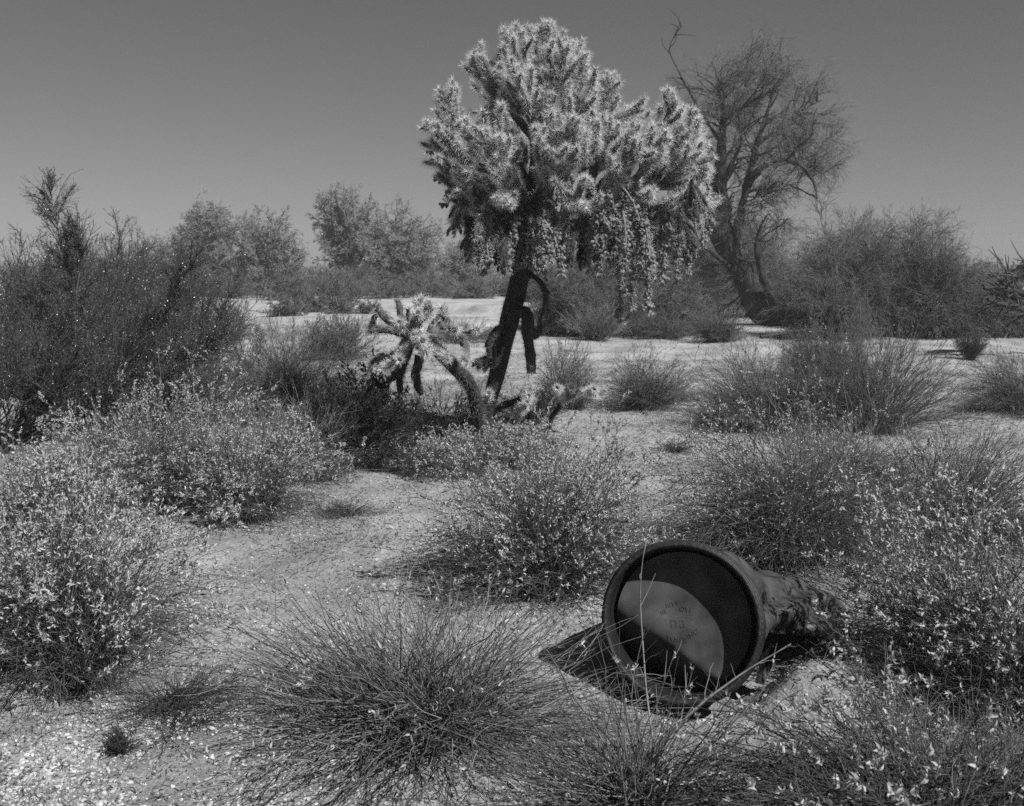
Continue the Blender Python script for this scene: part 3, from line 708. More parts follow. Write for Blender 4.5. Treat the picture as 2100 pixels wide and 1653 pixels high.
DF = -.85
def small_cholla(label, bpx, bpy, stems, seed, rad, n2=0, dull=False):
    r = rg(seed); b = base_at(bpx, bpy); D = b[1]
    root = empty("young_cholla", b, label, "cactus")
    W = lambda l: np.array([P(x, y, D + dd) - b for x, y, dd in l])
    for k, (pl, rd, kind) in enumerate(stems):
        l = resample(W(pl), 12)[None]; l[:, 1:] += np.cumsum(r.normal(0, .007 if kind == "t" else .009, (1, 11, 3)), 1)
        if kind == "b": rd *= 1.2; l += r.normal(0, .022, (1, 1, 3)) * np.linspace(1, 0, 12)[None, :, None]
        lR = taper(1, 12, rd * r.uniform(.9, 1.25), rd * .85) * (1 + .10 * np.sin(np.arange(12) * 2.3 + k) + r.normal(0, .05, 12))[None]; lR[:, -1] *= .6
        ll = np.linalg.norm(np.diff(l, axis=1), axis=2).sum()
        mb = MB(); tubes(mb, l, lR, 9, cap=True); sp = MB()
        if kind == "b" and rd > .022 and r.uniform() < .5:
            B, _, _ = kids(l, 3, .5, .95, (.06, .13), (.75, .2), 6, .06, .05, r); BR = joint_r(3, 6, r.uniform(.016, .024, 3), r); tubes(mb, B, BR, 7, cap=True)
            spines(sp, B, BR, 380, r, (.03, .06), .0024)
        br = mb.build("stem" if kind == "t" else "branch", "cholla_bark" if kind == "t" else "cholla_skin", root)
        bright = kind == "b" and (r.uniform() < .45 or pl[-1][2] < DF - .22)  # these arms get brighter spine colour to look sunlit at the tips
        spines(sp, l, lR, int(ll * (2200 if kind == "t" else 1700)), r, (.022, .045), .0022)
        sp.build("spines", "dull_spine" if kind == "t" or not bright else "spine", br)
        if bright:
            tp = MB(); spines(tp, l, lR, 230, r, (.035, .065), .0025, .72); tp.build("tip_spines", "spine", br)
    return root
H0 = (848, 695)
def ray(x, y, d, rd=.028, x0=848, y0=692, d0=-.05): return ([(x0, y0, d0), ((x0 + x) / 2 + (y - y0) * .06, (y0 + y) / 2, (d0 + d) / 2), (x, y, d)], rd, "b")

def ray(x, y, d, rd=.028, x0=848, y0=692, d0=DF): return ([(x0, y0, d0), ((x0 + x) / 2 + (y - y0) * .06, (y0 + y) / 2, (d0 + DF + d) / 2 + .03), (x, y, DF + d)], rd, "b")
small_cholla("young cholla with radiating spiny arms, leaning out to the left of the cactus base", 984, 903, [
    ([(984, 908, 0), (980, 850, -.15), (968, 795, -.35), (930, 748, -.6), (890, 712, -.8), (850, 690, DF)], .062, "t"),
    ([(862, 730, DF), (857, 760, DF - .03), (858, 800, DF - .05), (868, 815, DF)], .036, "t"),
    ([(835, 720, DF), (822, 760, DF + .1), (815, 795, DF + .1)], .03, "t"),
    ray(782, 632, -.18), ray(818, 608, .2, .026), ray(868, 608, .25, .022), ray(884, 610, -.25, .032), ray(856, 630, -.3, .03), ray(912, 632, .0, .018, 880, 680),
    ray(760, 668, .15, .026), ray(758, 676, .2, .02, 775, 640), ray(757, 742, -.05, .02), ray(785, 755, -.2, .022), ray(800, 785, .1, .02), ray(862, 692, -.42, .034), ray(905, 690, -.15, .024), ray(822, 668, -.34, .03),
    ray(912, 748, -.3, .02), ray(842, 640, .3, .024), ray(880, 735, -.34, .022), ray(815, 738, -.35, .024),
    ray(948, 730, -.1, .026, 952, 690, DF + .2), ray(938, 672, .0, .018, 905, 660), ray(985, 672, .1, .016, 950, 692, DF + .2), ray(955, 690, .1, .02, 905, 660), ray(925, 640, .05, .016, 905, 668),
    ], 310, .05)
small_cholla("small sprawling cholla arching along the ground, right of the cactus base", 1040, 895, [
    ([(1000, 885, .1), (1005, 850, 0), (1030, 828, -.1), (1060, 817, -.15), (1092, 818, -.2), (1105, 835, -.2)], .035, "t"),
    ([(1125, 890, -.1), (1127, 870, -.1), (1132, 850, -.1), (1150, 820, -.1), (1163, 795, -.1)], .024, "t"),
    ray(1166, 788, -.15, .034, 1155, 812, -.1), ray(1140, 797, -.2, .022, 1150, 818, -.1), ray(1185, 805, -.1, .022, 1150, 822, -.1), ray(1215, 800, -.05, .024, 1180, 812, -.1),
    ray(1075, 832, -.35, .02, 1060, 868, -.3), ray(1010, 800, -.1, .025, 1002, 840, -.05), ray(1100, 812, -.25, .02, 1085, 820, -.2), ray(985, 815, -.1, .025, 998, 850, -.05),
    ], 311, .03)

# ------------------------------------------------------------------ trees
def tree(name, label, cat, px, py, trunks, seed, bare=(), blobs=None, snags=0, n1=40, n2=300, n3=2600, n4=6000, l1=(1.2, 2.4), l2=(.6, 1.3), l3=(.35, .8), l4=(.15, .4), tr4=.006, tr3=.008, grav=-.02, leaf=0, leafsz=.06,
         upb=.15, twigmat="tree_twig", barkmat="bark", r2=.022, r1=.05, group=None, wig=.16, t0=.25):
    r = rg(seed); b = base_at(px, py); D = b[1]
    root = empty(name, b, label, cat, group)
    W = lambda l: np.array([P(x, y, D + dd) - b for x, y, dd in l])
    mb = MB(); T = []
    for pl, ra, rb in trunks:
        l = resample(W(pl), 20); l[1:] += np.cumsum(r.normal(0, .02 * ra / .1, (19, 3)), 0) * .3
        T.append(l)
        tubes(mb, l[None], (taper(1, 20, ra, rb) * (1 + r.normal(0, .14, (1, 20)))), 10)
        if len(T) - 1 in bare:
            q, _, _ = kids(l[None], 9, .45, 1, (.3, 1.1), (.8, .3), 8, .2, .02, r); tubes(mb, q, taper(9, 8, .018, .006), 4)
    T = np.array([t for k, t in enumerate(T) if k not in bare])
    trunk = mb.build("trunk", barkmat, root)
    A, _, _ = kids(T, n1, t0, 1, l1, (.75, .25), 10, wig, grav, r, upb=upb)
    if blobs:
        nb = 110; Bk = np.array(blobs, float)[r.choice(len(blobs), nb, p=np.array([q[2] * q[3] for q in blobs]) / sum(q[2] * q[3] for q in blobs))]; dv = nrm(r.normal(size=(nb, 3))) * (r.uniform(.3, 1, nb) ** .5)[:, None]
        tip = np.array([P(Bk[i, 0] + dv[i, 0] * Bk[i, 2], Bk[i, 1] - dv[i, 2] * Bk[i, 3], D + dv[i, 1] * Bk[i, 2] * D / F) - b for i in range(nb)])
        pts = T[:, 5:].reshape(-1, 3); dist = np.linalg.norm(tip[:, None] - pts[None], axis=2) + 1.2 * np.maximum(0, pts[None, :, 2] - tip[:, None, 2] + .4)
        p0 = pts[dist.argmin(1)]; A2 = wiggle(bez(p0, (p0 + tip) * .5 + np.array([0, 0, .1]), tip, 10), .3, r)
        A = np.concatenate([A, A2]); n1 = len(A)
    B, _, _ = kids(A, n2, .2, 1, l2, (.65, .25), 7, wig, grav, r, upb=upb)
    lm = MB(); tubes(lm, A, taper(n1, 10, r1, r1 * .35), 6); tubes(lm, B, taper(n2, 7, r2, r2 * .4), 4)
    lm.build("limbs", barkmat, root)
    C, _, _ = kids(np.concatenate([B, B]) if False else B, n3, .1, 1, l3, (.6, .25), 6, wig, grav * 1.5, r, upb=upb * .5)
    E, _, _ = kids(C, n4, .1, 1, l4, (.55, .25), 5, wig, grav * 2, r)
    cm = MB(); tubes(cm, C, taper(n3, 6, tr3, tr3 * .4)); tubes(cm, E, taper(n4, 5, tr4, tr4 * .4))
    if leaf:
        i1 = r.integers(0, n4, leaf); p, tn = sample(E, i1, r.uniform(.1, 1, leaf))
        leaves(cm, p, tn + r.normal(size=(leaf, 3)) * .6, leafsz * r.uniform(.6, 1.4, leaf), .5, .1, r)
    cm.build("crown", twigmat, root)
    if snags:
        dm = MB(); G, _, _ = kids(T[:1], snags, .0, .55, (.4, 1.1), (.9, .3), 7, .15, -.28, r); tubes(dm, G, taper(snags, 7, .013, .005), 4)
        G, _, _ = kids(A, snags, .3, 1, (.3, .9), (.8, .3), 6, .15, -.25, r); tubes(dm, G, taper(snags, 6, .009, .004), 4)
        dm.build("foliage", "grey_stem", root)["label"] = "hanging dead grey twigs"  # this mesh is bare dead twigs, it holds no leaves
    return root

tree("mesquite_tree", "tall bare crooked tree with dark leaning trunk and wispy crown, right of the cactus", "tree", 1590, 668, [
    ([(1600, 674, 0), (1562, 608, 0), (1515, 545, 0), (1482, 480, 0), (1472, 420, 0), (1476, 370, .2), (1482, 310, .3), (1486, 250, .3), (1490, 200, .2), (1478, 160, 0)], .60, .035),
    ([(1500, 520, 0), (1520, 440, -.3), (1536, 370, -.4), (1550, 300, -.4), (1570, 240, -.3), (1586, 190, -.3), (1608, 140, 0)], .16, .025),
    ([(1476, 390, 0), (1445, 355, -.5), (1415, 330, -.8), (1385, 300, -1), (1340, 290, -1)], .13, .03),
    ([(1530, 385, -.3), (1560, 345, -1), (1605, 325, -1.2), (1645, 335, -1.4), (1672, 370, -1.4), (1680, 415, -1.5)], .11, .03),
    ([(1482, 300, .3), (1440, 235, .2), (1398, 160, 0), (1368, 100, 0), (1388, 66, 0), (1404, 45, 0)], .06, .012),
    ([(1486, 250, .3), (1520, 200, 1), (1535, 160, 1.2), (1540, 135, 1.2)], .07, .015),
    ([(1550, 300, -.4), (1610, 250, 0), (1650, 220, .5), (1690, 200, .5)], .07, .015),
    ([(1600, 672, .5), (1575, 625, .4), (1530, 580, .2), (1495, 545, -.3), (1462, 520, -.8), (1440, 500, -1)], .24, .04),
    ([(1602, 672, -.3), (1590, 620, -.6), (1560, 560, -.9), (1545, 500, -1), (1556, 450, -1.2)], .2, .04),
    ([(1476, 420, 0), (1490, 350, -1), (1520, 290, -1.4), (1510, 220, -1.5)], .09, .02),
    ], 401, bare=(4,), snags=240, blobs=[(1590, 225, 135, 120), (1465, 190, 75, 90), (1655, 300, 75, 80), (1520, 400, 110, 90)], n1=50, n2=460, n3=4000, n4=17000, l1=(.7, 1.7), l2=(.5, 1.15), l3=(.35, .85), l4=(.2, .5), grav=-.02, upb=.06, tr4=.0036, tr3=.005, r2=.013, r1=.03, t0=.25)

def thicket(label, px, py, hw, top, seed, group="wispy shrubs of the thicket", n=70, n2=620, n3=5200, n4=7000, stemr=.02, spike=0.0, loc_d=None):
    r = rg(seed); b = base_at(px, py); D = b[1]
    root = empty("thicket_shrub", b, label, "shrub", group)
    R, H = hw * D / F, (py - top) * D / F
    c = r.uniform(.05, 1, n); az = r.uniform(0, 6.283, n); s_ = np.sqrt(1 - c * c); q = r.uniform(.7, 1, n)
    tip = np.stack([R * s_ * np.cos(az) * q, R * s_ * np.sin(az) * q, H * (c * (1 - spike) + spike * c ** .5) * q], -1)
    p0 = np.stack([r.normal(0, .22 * R, n), r.normal(0, .22 * R, n), np.full(n, -.03)], -1)
    ctl = p0 * .4 + tip * .45; ctl[:, 2] += .15 * H * s_
    S = wiggle(bez(p0, ctl, tip, 9), .3, r)
    mb = MB(); tubes(mb, S, taper(n, 9, stemr * r.uniform(.5, 1.2, n), stemr * .3), 4)
    A, _, _ = kids(S, n2, .15, 1, (.18 * H, .36 * H), (.6, .25), 6, .16, -.02, r, upb=.1)
    tubes(mb, A, taper(n2, 6, stemr * .35, stemr * .15))
    mb.build("branches", "twig", root)
    B, _, _ = kids(A, n3, .1, 1, (.09 * H, .2 * H), (.55, .25), 5, .16, -.05, r)
    E, _, _ = kids(B, n4, .1, 1, (.04 * H, .11 * H), (.6, .25), 4, .16, -.05, r)
    cm = MB(); k = D / 27
    tubes(cm, B, taper(n3, 5, .0042 * k, .002 * k)); tubes(cm, E, taper(n4, 4, .0042 * k, .002 * k))
    cm.build("foliage", "far_leaf", root)
    return root
tk = [
    (1730, 692, 125, 430, "tall wispy thicket shrub right of the leaning tree trunk"),
    (1800, 690, 115, 470, "wispy thicket shrub in the middle of the right-hand thicket"),
    (1885, 690, 95, 430, "thicket shrub with spiky feathery shoots topping the right-hand skyline"),
    (1965, 692, 90, 525, "lower thicket shrub where the right-hand skyline steps down"),
    (2065, 690, 95, 560, "dark low thicket shrub at the right edge behind the dead branches"),
    (1705, 697, 72, 545, "shaggy shrub growing in front of the leaning tree trunk"),
    (1330, 688, 115, 545, "dark thicket shrub under the right half of the cactus crown"),
    (1225, 688, 100, 560, "dark thicket shrub under the middle of the cactus crown"),
    (1392, 684, 70, 545, "thicket shrub just left of the leaning tree"),
    (1140, 684, 75, 550, "thicket shrub just right of the cactus trunk"),
    (1745, 672, 120, 440, "far wispy shrub rising behind the tall thicket shrub"),
    (1400, 655, 130, 445, "far wispy shrub seen through the right edge of the cactus crown"),
    (1560, 650, 130, 420, "far grey shrub behind the crooked tree"),
    (1250, 650, 140, 480, "far grey shrub behind the cactus crown"),
]
for k, (px, py, hw, top, lab) in enumerate(tk):
    thicket(lab, px, py, hw, top, 420 + k, spike=.5 if k in (2, 10) else 0)

# far trees to the left, seen against the sky
def far_tree(label, px, py, blobs, seed, dens=1.0):
    """crown = limbs reaching into a few blobs (px, py, half width, half height)"""
    r = rg(seed); b = base_at(px, py); D = b[1]; k = D / F; s = D / 80
    root = empty("desert_tree", b, label, "tree", "trees on the far side of the wash")
    W = lambda x, y, d: np.array([P(x, y, D + d) - b])[0]
    mb = MB(); T = []
    for x, y, hw, hh in blobs:
        for q in range(2):
            e = W(x + r.normal(0, hw * .3), y - hh * r.uniform(-.1, .4), r.normal(0, hw * k * .3))
            c0 = np.array([r.normal(0, .25), r.normal(0, .2), -.05])
            l = bez(c0[None], (c0 * .4 + e * [.3, .3, .55])[None], e[None], 16); l = wiggle(l, .25, r)
            T.append(l[0]); tubes(mb, l, taper(1, 16, .2 * s, .05 * s), 7)
    T = np.array(T); mb.build("trunk", "hazed_bark", root)
    blobs = [(x, y, hw * 1.28, hh * 1.08) for x, y, hw, hh in blobs]; n = 60 * len(blobs)
    w = np.array([q[2] * q[3] for q in blobs], float); bi = r.choice(len(blobs), n, p=w / w.sum())
    dv = nrm(r.normal(size=(n, 3))) * (r.uniform(.35, 1, n) ** .5)[:, None]; Bk = np.array(blobs, float)[bi]
    tip = np.array([W(Bk[i, 0] + dv[i, 0] * Bk[i, 2], Bk[i, 1] - dv[i, 2] * Bk[i, 3], dv[i, 1] * Bk[i, 2] * k * .9) for i in range(n)])
    ti = bi * 2 + r.integers(0, 2, n); p0, _ = sample(T, ti, r.uniform(.3, 1, n))
    A = wiggle(bez(p0, (p0 + tip) * .5 + np.array([0, 0, .25 * s]), tip, 9), .35, r)
    lm = MB(); tubes(lm, A, taper(n, 9, .055 * s, .02 * s), 5); lm.build("limbs", "hazed_bark", root)
    B, _, _ = kids(A, n * 9, .25, 1, (.4 * s, .9 * s), (.7, .25), 6, .2, 0, r)
    C, _, _ = kids(B, n * 40, .1, 1, (.2 * s, .5 * s), (.65, .25), 5, .2, -.03, r)
    cm = MB(); tubes(cm, B, taper(len(B), 6, .018 * s, .008 * s)); tubes(cm, C, taper(len(C), 5, .009 * s, .005 * s))
    m = int(n * 640 * dens); i1 = r.integers(0, len(C), m); p, tn = sample(C, i1, r.uniform(.1, 1, m))
    leaves(cm, p, tn + r.normal(size=(m, 3)) * .6, .078 * s * r.uniform(.5, 1.4, m), .4, .1, r)
    cm.build("crown", "hazed_leaf", root, smooth=False)
    return root
far_tree("rounded far tree on the left, first to stand clear of the creosote", 450, 604, [(440, 465, 58, 58), (425, 530, 45, 45)], 501)
far_tree("domed far tree beside the rounded one, dark limbs showing", 556, 606, [(550, 485, 52, 54), (525, 540, 62, 50), (592, 530, 32, 42)], 502)
far_tree("tallest far tree with a thin top leaning left, left of the cactus", 722, 604, [(698, 425, 40, 52), (735, 470, 52, 62), (690, 500, 34, 45)], 503)
far_tree("broad dense far tree right of the tallest one", 815, 604, [(825, 475, 62, 62), (872, 515, 48, 50), (790, 525, 78, 55)], 504)
far_tree("small far tree half hidden by the cactus's left side", 950, 602, [(938, 525, 32, 28), (972, 545, 45, 36)], 505)
far_tree("low far tree to the left of the rounded one, behind the creosote tops", 330, 604, [(330, 525, 60, 52)], 506)
fs = [(480, 612, 55, 560), (590, 615, 75, 548), (700, 618, 70, 545), (790, 612, 70, 552), (870, 610, 70, 556), (960, 612, 75, 558), (1040, 608, 60, 560), (640, 606, 60, 540), (1105, 620, 60, 545), (900, 606, 60, 545), (430, 608, 60, 548), (560, 604, 70, 540), (740, 606, 90, 536), (850, 605, 80, 540),
      (640, 640, 45, 592), (590, 650, 50, 600), (700, 648, 40, 606), (760, 636, 34, 604)]
for k, (px, py, hw, top) in enumerate(fs):
    thicket("grey scrub bush in the low band beneath the far trees", px, py, hw, top, 520 + k, group="low scrub beneath the far trees", n=50, n2=420, n3=2600, n4=4200, stemr=.045)
thicket("dark twiggy bush standing forward of the scrub band, left of the cactus", 690, 625, 45, 552, 540, group=None, n=60, n2=300, n3=1200, n4=1400, stemr=.05)

def far_scrub():
    r = rg(560); mb = MB()
    n = 700
    px = r.uniform(-900, 3000, n); d = r.uniform(95, 210, n)
    x = (px - HX) / F * d; z0 = gz(x, d)
    R = r.uniform(1.2, 3.0, n); H = r.uniform(1.4, 3.2, n)
    m = 90
    u = r.uniform(.0, 1, (n, m)); az = r.uniform(0, 6.283, (n, m)); q = r.uniform(.5, 1, (n, m))
    s = np.sqrt(1 - u * u)
    p = np.stack([x[:, None] + R[:, None] * s * np.cos(az) * q, d[:, None] + R[:, None] * s * np.sin(az) * q, z0[:, None] + H[:, None] * u * q], -1).reshape(-1, 3)
    leaves(mb, p, r.normal(size=p.shape) + [0, 0, .5], r.uniform(.3, .8, len(p)), .4, .1, r)
    tag(mb.build("scrubland", "far_leaf", smooth=False), "dark band of far scrub along the horizon", "scrub", kind="stuff")
far_scrub()

def dead_tree():
    r = rg(580); b = base_at(2150, 728); D = b[1]
    root = empty("fallen_tree", b, "fallen dead tree with long bare dark limbs reaching in from the right edge", "dead tree")
    W = lambda l: np.array([P(x, y, D + dd) - b for x, y, dd in l])
    mb = MB(); L_ = []
    for pl, ra in [([(2180, 690, 0), (2150, 640, 0), (2100, 600, 0), (2050, 592, -.5), (2005, 590, -.5)], .08), ([(2180, 660, 0), (2120, 640, 0), (2075, 628, -.3), (2045, 622, -.6), (2015, 610, -.6)], .08),
                   ([(2180, 500, .5), (2130, 530, .5), (2080, 568, .3), (2040, 590, 0)], .16), ([(2180, 560, 0), (2110, 560, 0), (2060, 575, 0), (2035, 588, 0)], .04), ([(2130, 640, 0), (2080, 615, .3), (2060, 600, .3)], .04)]:
        l = resample(W(pl), 14); L_.append(l); tubes(mb, l[None], taper(1, 14, ra * 1.3, ra * .5), 7)
    mb.build("trunk", "bark", root)
    A, _, _ = kids(np.array(L_), 110, .3, 1, (.3, 1.1), (.7, .3), 6, .15, 0, r); lm = MB(); tubes(lm, A, taper(110, 6, .018, .006), 4)
    lm.build("branches", "dark_stem", root)
dead_tree()

# ------------------------------------------------------------------ the drum
def drum():
    r = rg(600)
    c = np.array([.645, 4.2, .245])
    n = nrm(np.array([-.23, -.92, .25])); u = nrm(np.cross(np.array([0, 0, 1.]), n)) ; v = np.cross(n, u)
    if u[0] < 0: u, v = -u, -v
    if v[2] < 0: v = -v
    root = empty("plastic_drum", (c[0], c[1], 0), "crushed black plastic drum lying on its side in the sand, open end towards the viewer", "drum")
    o = np.array([c[0], c[1], 0])
    def lathe(mb, prof, seg=96, wob=0.0):
        prof = np.array(prof) * [1.03, 1]; a = np.arange(seg) / seg * 2 * math.pi
        rr = prof[:, 0][:, None] * (1 + wob * (np.cos(2 * a + .6) + .4 * np.sin(3 * a))[None])
        V = c + rr[..., None] * (np.cos(a)[None, :, None] * u + np.sin(a)[None, :, None] * v) - prof[:, 1][:, None, None] * n - o
        m = len(prof); k = np.arange(m - 1)[:, None] * seg; j = np.arange(seg)[None]; j2 = (j + 1) % seg
        mb.add(V, np.stack([k + j, k + j2, k + seg + j2, k + seg + j], -1).reshape(-1, 4))
    mb = MB()
    lathe(mb, [(.270, .10), (.272, .03), (.274, .008), (.278, .001), (.286, 0), (.290, .003), (.291, .012), (.2905, .016), (.285, .017), (.285, .022), (.294, .023), (.298, .028), (.299, .044), (.2985, .048), (.290, .049), (.290, .058), (.300, .059), (.303, .064), (.304, .084), (.302, .089), (.286, .091), (.284, .10)], wob=.012)
    mb.build("rim", "plastic", root)
    mb = MB(); lathe(mb, [(.2695, .06), (.268, .08), (.266, .12), (.260, .2), (.250, .35), (.247, .52), (.12, .56), (.01, .565)], wob=.012)
    mb.build("inner_wall", "inner_plastic", root)
    # buckled bottom: flat above the fold, bent back below it
    nr, na = 46, 120
    rad = (np.linspace(0.0, 1, nr) ** .9)[:, None] * .262; a = (np.arange(na) / na * 2 * math.pi)[None]
    A, B = rad * np.cos(a), rad * np.sin(a)
    def depth(A, B):
        q = (A + .28) * -.493 + (B - .024) * -.87 - .006 * np.sin(A * 22) 
        soft = .012 * np.log1p(np.exp(np.clip(q / .012, -40, 40)))
        return .10 - .03 * (A * .6 + B * .3) + soft * 1.5 + .004 * np.sin(A * 19 + 1) * np.cos(B * 15)
    dp = depth(A, B)
    V = c + A[..., None] * u + B[..., None] * v - dp[..., None] * n - o
    k = np.arange(nr - 1)[:, None] * na; j = np.arange(na)[None]; j2 = (j + 1) % na
    mb = MB(); mb.add(V, np.stack([k + j, k + j2, k + na + j2, k + na + j], -1).reshape(-1, 4))
    disc = mb.build("bottom", "dusty_plastic", root)
    # raised lettering
    tv, tf = MB(), None
    S = 536 / 1.045
    for txt, px, py, size, rot in [("BE", 1362, 1270, .022, 28), ("ISYS", 1378, 1254, .024, 14), ("OVI", 1404, 1262, .024, -6), ("WHEE", 1388, 1320, .024, -6), ("INC", 1420, 1308, .024, 34)] + [("na", 1390, 1287, .058, 4)]:
        cu = bpy.data.curves.new("lettering_curve", 'FONT'); cu.body = txt; cu.size = size * 1.1; cu.extrude = .0016; cu.align_x = 'CENTER'; cu.align_y = 'CENTER'
        cu.space_character = 1.1
        if txt == "na": cu.offset = -.0006
        to = bpy.data.objects.new("lettering_tmp", cu); sc.collection.objects.link(to)
        dg = bpy.context.evaluated_depsgraph_get(); me = bpy.data.meshes.new_from_object(to.evaluated_get(dg))
        co = np.empty(len(me.vertices) * 3); me.vertices.foreach_get("co", co); co = co.reshape(-1, 3)
        fl = [list(p.vertices) for p in me.polygons]
        bpy.data.objects.remove(to); bpy.data.curves.remove(cu); bpy.data.meshes.remove(me)
        a0, b0 = (px - 1400) / S, -(py - 1284) / S; ca, sa = math.cos(math.radians(rot)), math.sin(math.radians(rot))
        A = a0 + co[:, 0] * ca - co[:, 1] * sa; B = b0 + co[:, 0] * sa + co[:, 1] * ca
        W_ = c + A[:, None] * u + B[:, None] * v - (depth(A, B) - co[:, 2])[:, None] * n - o
        by = {}
        for f in fl: by.setdefault(len(f), []).append(f)
        tv.add(W_, *[np.array(x) for x in by.values()])
    tv.build("lettering", "dusty_plastic", disc, smooth=False)
    # crushed outer shell bending away to the right
    K, seg = 26, 60
    t = np.linspace(0, 1, K)
    c0 = c - n * .095
    endp = P(1690, 1262, 5.15)
    path = resample(np.array([c0, c0 - n * .2, c0 - n * .42 + u * .03, c0 - n * .60 + u * .14 + v * -.02, endp]), K)
    T = nrm(np.gradient(path, axis=0))
    ring = np.empty((K, seg, 3))
    for k in range(K):
        side = nrm(np.cross(T[k], [0, 0, 1.])); up = np.cross(side, T[k])
        ww = u * (1 - sstep(0, .3, t[k])) + side * sstep(0, .3, t[k]); hh = v * (1 - sstep(0, .3, t[k])) + up * sstep(0, .3, t[k])
        rw = np.interp(t[k], [0, .2, .5, .8, 1], [.29, .292, .28, .26, .20]); rh = np.interp(t[k], [0, .15, .35, .6, .85, 1], [.29, .29, .27, .22, .17, .09])
        op = sstep(.06, .35, t[k])                                   # the underside is torn open towards the far end
        a0, a1 = -math.pi / 2 + op * 1.62, 3 * math.pi / 2 - op * 1.2
        ang = np.linspace(a0, a1, seg)
        fold = 1 + sstep(.05, .35, t[k]) * (.07 * np.sin(ang * 6 + t[k] * 9) + .06 * np.sin(ang * 11 - t[k] * 17) + .06 * np.sin(ang * 3 + t[k] * 19))
        ring[k] = path[k] + (np.cos(ang) * rw * fold)[:, None] * ww + (np.sin(ang) * rh * fold)[:, None] * hh
    ring += r.normal(0, .0015, ring.shape)
    mb = MB(); k = np.arange(K - 1)[:, None] * seg; j = np.arange(seg - 1)[None]
    mb.add(ring - o, np.stack([k + j, k + j + 1, k + seg + j + 1, k + seg + j], -1).reshape(-1, 4))
    sh = mb.build("shell", "sunlit_shell_plastic", root)
    md = sh.modifiers.new("thickness", 'SOLIDIFY'); md.thickness = .006; md.offset = -1
    # torn flap standing up beside the hollow
    fl = MB(); q = np.array([P(1548, 1400, 4.32), P(1562, 1345, 4.34), P(1580, 1322, 4.4), P(1590, 1330, 4.44), P(1585, 1360, 4.42), P(1566, 1405, 4.38)]) - o
    fl.add(np.concatenate([q, q + [.006, .012, 0]]), np.array([[0, 1, 2, 3], [0, 3, 4, 5], [9, 8, 7, 6], [11, 10, 9, 6]]), np.array([[k, (k + 1) % 6, 6 + (k + 1) % 6, 6 + k] for k in range(6)]))
    fl.build("torn_flap", "plastic", root)
drum()

# ------------------------------------------------------------------ small finds on the ground
def scrap():
    q = P(1557, 1313, 4.33); mb = MB()
    V = np.array([[-.008, 0, -.02], [.012, .004, -.018], [.013, .006, .012], [-.006, .002, .016]]) + 0
    V = np.concatenate([V, V + [0.0005, .0015, 0]])
    mb.add(V, np.array([[0, 1, 2, 3], [7, 6, 5, 4], [0, 4, 5, 1], [1, 5, 6, 2], [2, 6, 7, 3], [3, 7, 4, 0]]))
    o_ = mb.build("paper_scrap", "paper", smooth=False); o_.location = q
    tag(o_, "little white scrap caught at the drum's right rim", "paper scrap")
scrap()

def plank():
    r = rg(610); b = base_at(1455, 1622); mb = MB()
    K, sgm = 40, 14
    x = np.linspace(-.17, .17, K); ang = np.arange(sgm) / sgm * 6.283
    yy = np.cos(ang)[None] * (.045 + .012 * np.sin(x * 30)[:, None]) * np.interp(np.abs(x), [0, .13, .17], [1, .8, .25])[:, None]
    zz = np.sign(np.sin(ang))[None] * np.abs(np.sin(ang))[None] ** .7 * .016 + .02 + .006 * np.sin(x * 21)[:, None] + .004 * np.sin(ang * 5)[None]
    V = np.stack([np.broadcast_to(x[:, None], yy.shape), yy, zz], -1) + r.normal(0, .0012, (K, sgm, 3))
    k = np.arange(K - 1)[:, None] * sgm; j = np.arange(sgm)[None]; j2 = (j + 1) % sgm
    mb.add(V, np.stack([k + j, k + j2, k + sgm + j2, k + sgm + j], -1).reshape(-1, 4), np.arange(sgm)[None, ::-1], (np.arange(sgm) + (K - 1) * sgm)[None])
    o_ = mb.build("wood_slab", "weathered_wood", smooth=False); o_.location = b; o_.rotation_euler = (0, 0, .08)
    tag(o_, "bleached split piece of wood on the ground at the bottom edge", "wood")
plank()

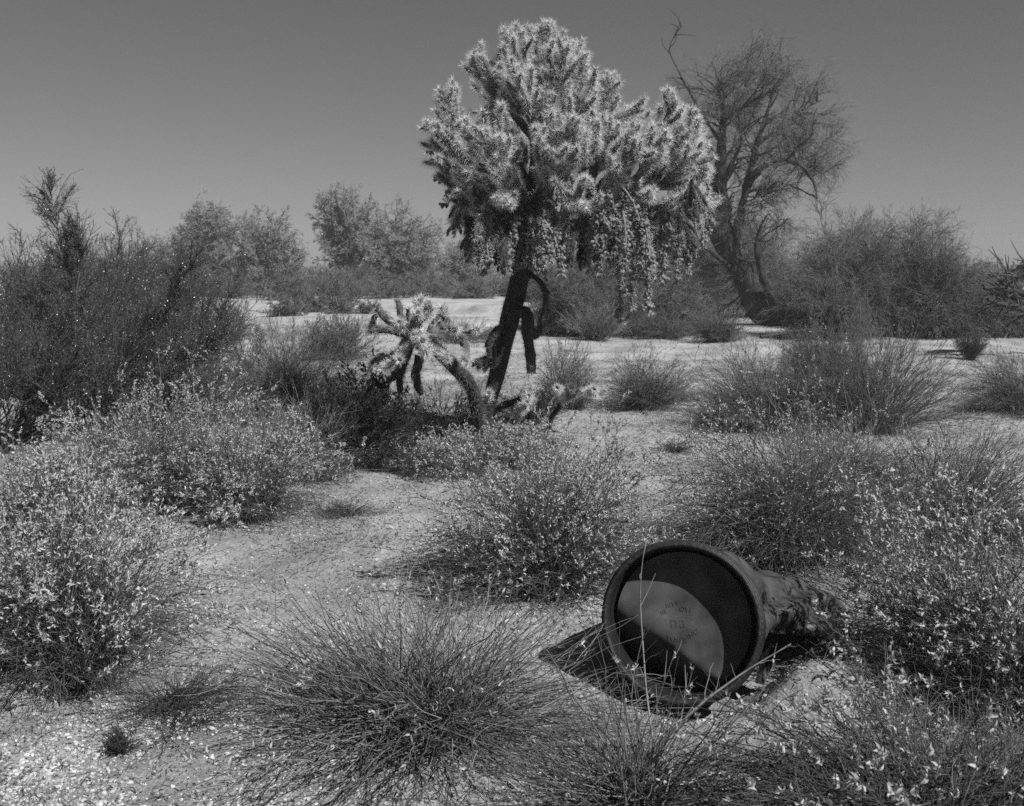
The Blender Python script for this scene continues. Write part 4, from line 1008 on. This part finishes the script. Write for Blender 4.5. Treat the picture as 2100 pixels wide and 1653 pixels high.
def branch_thing(name, label, pts, rad, seed, m="pale_stem", nk=6):
    r = rg(seed); p = resample(pts, 14); b = p[0].copy(); p = p - b
    mb = MB(); tubes(mb, p[None], taper(1, 14, rad, rad * .35), 6, cap=True)
    A, _, _ = kids(p[None], nk, .3, 1, (.04, .16), (.6, .2), 6, .14, .02, r); tubes(mb, A, taper(nk, 6, rad * .4, rad * .2), 4)
    o_ = mb.build(name, m); o_.location = b; tag(o_, label, "dead branch")
branch_thing("dead_branch", "dead branch lying across the pale wash log, half under the thicket", [base_at(1560, 700) + [0, 0, .1], base_at(1650, 698) + [0, 0, .25], base_at(1740, 705) + [0, 0, .08]], .05, 620, "bark", 10)
branch_thing("dead_branch", "long bare dead branch lying flat in the shade at the shrub's foot, right edge", [base_at(1990, 830) + [0, 0, .03], base_at(2050, 822) + [0, 0, .08], base_at(2120, 830) + [0, 0, .03]], .014, 621, "dark_stem", 9)
branch_thing("dead_branch", "pale dead twig propped over the dark rim at the drum's lower right", [base_at(1330, 1560) + [0, 0, .02], P(1440, 1440, 3.75), P(1530, 1375, 3.95), P(1640, 1310, 4.0)], .006, 622, "grey_stem", 8)
branch_thing("dead_branch", "pale crooked twig standing before the drum's dark mouth", [base_at(1345, 1560) + [0, 0, 0], P(1325, 1420, 3.7), P(1312, 1230, 3.75), P(1316, 1150, 3.75), P(1330, 1090, 3.75)], .0045, 623, "pale_stem", 6)

# ------------------------------------------------------------------ thin desert haze
hm = MB(); x0, x1, y0, y1, z0, z1 = -130, 130, -8, 260, -1.6, 9.5
hm.add(np.array([[x, y, z] for x in (x0, x1) for y in (y0, y1) for z in (z0, z1)], float), np.array([[0, 1, 3, 2], [4, 6, 7, 5], [0, 4, 5, 1], [2, 3, 7, 6], [0, 2, 6, 4], [1, 5, 7, 3]]))
vm = bpy.data.materials.new("haze_air"); vm.use_nodes = True; vm.node_tree.nodes.clear()
pv = vm.node_tree.nodes.new("ShaderNodeVolumePrincipled"); pv.inputs["Density"].default_value = .0012; pv.inputs["Color"].default_value = (.9, .9, .9, 1); pv.inputs["Anisotropy"].default_value = .2
vo = vm.node_tree.nodes.new("ShaderNodeOutputMaterial"); vm.node_tree.links.new(pv.outputs[0], vo.inputs["Volume"])
tag(hm.build("haze", vm, smooth=False), "thin haze that pales the far trees", "haze", kind="stuff")
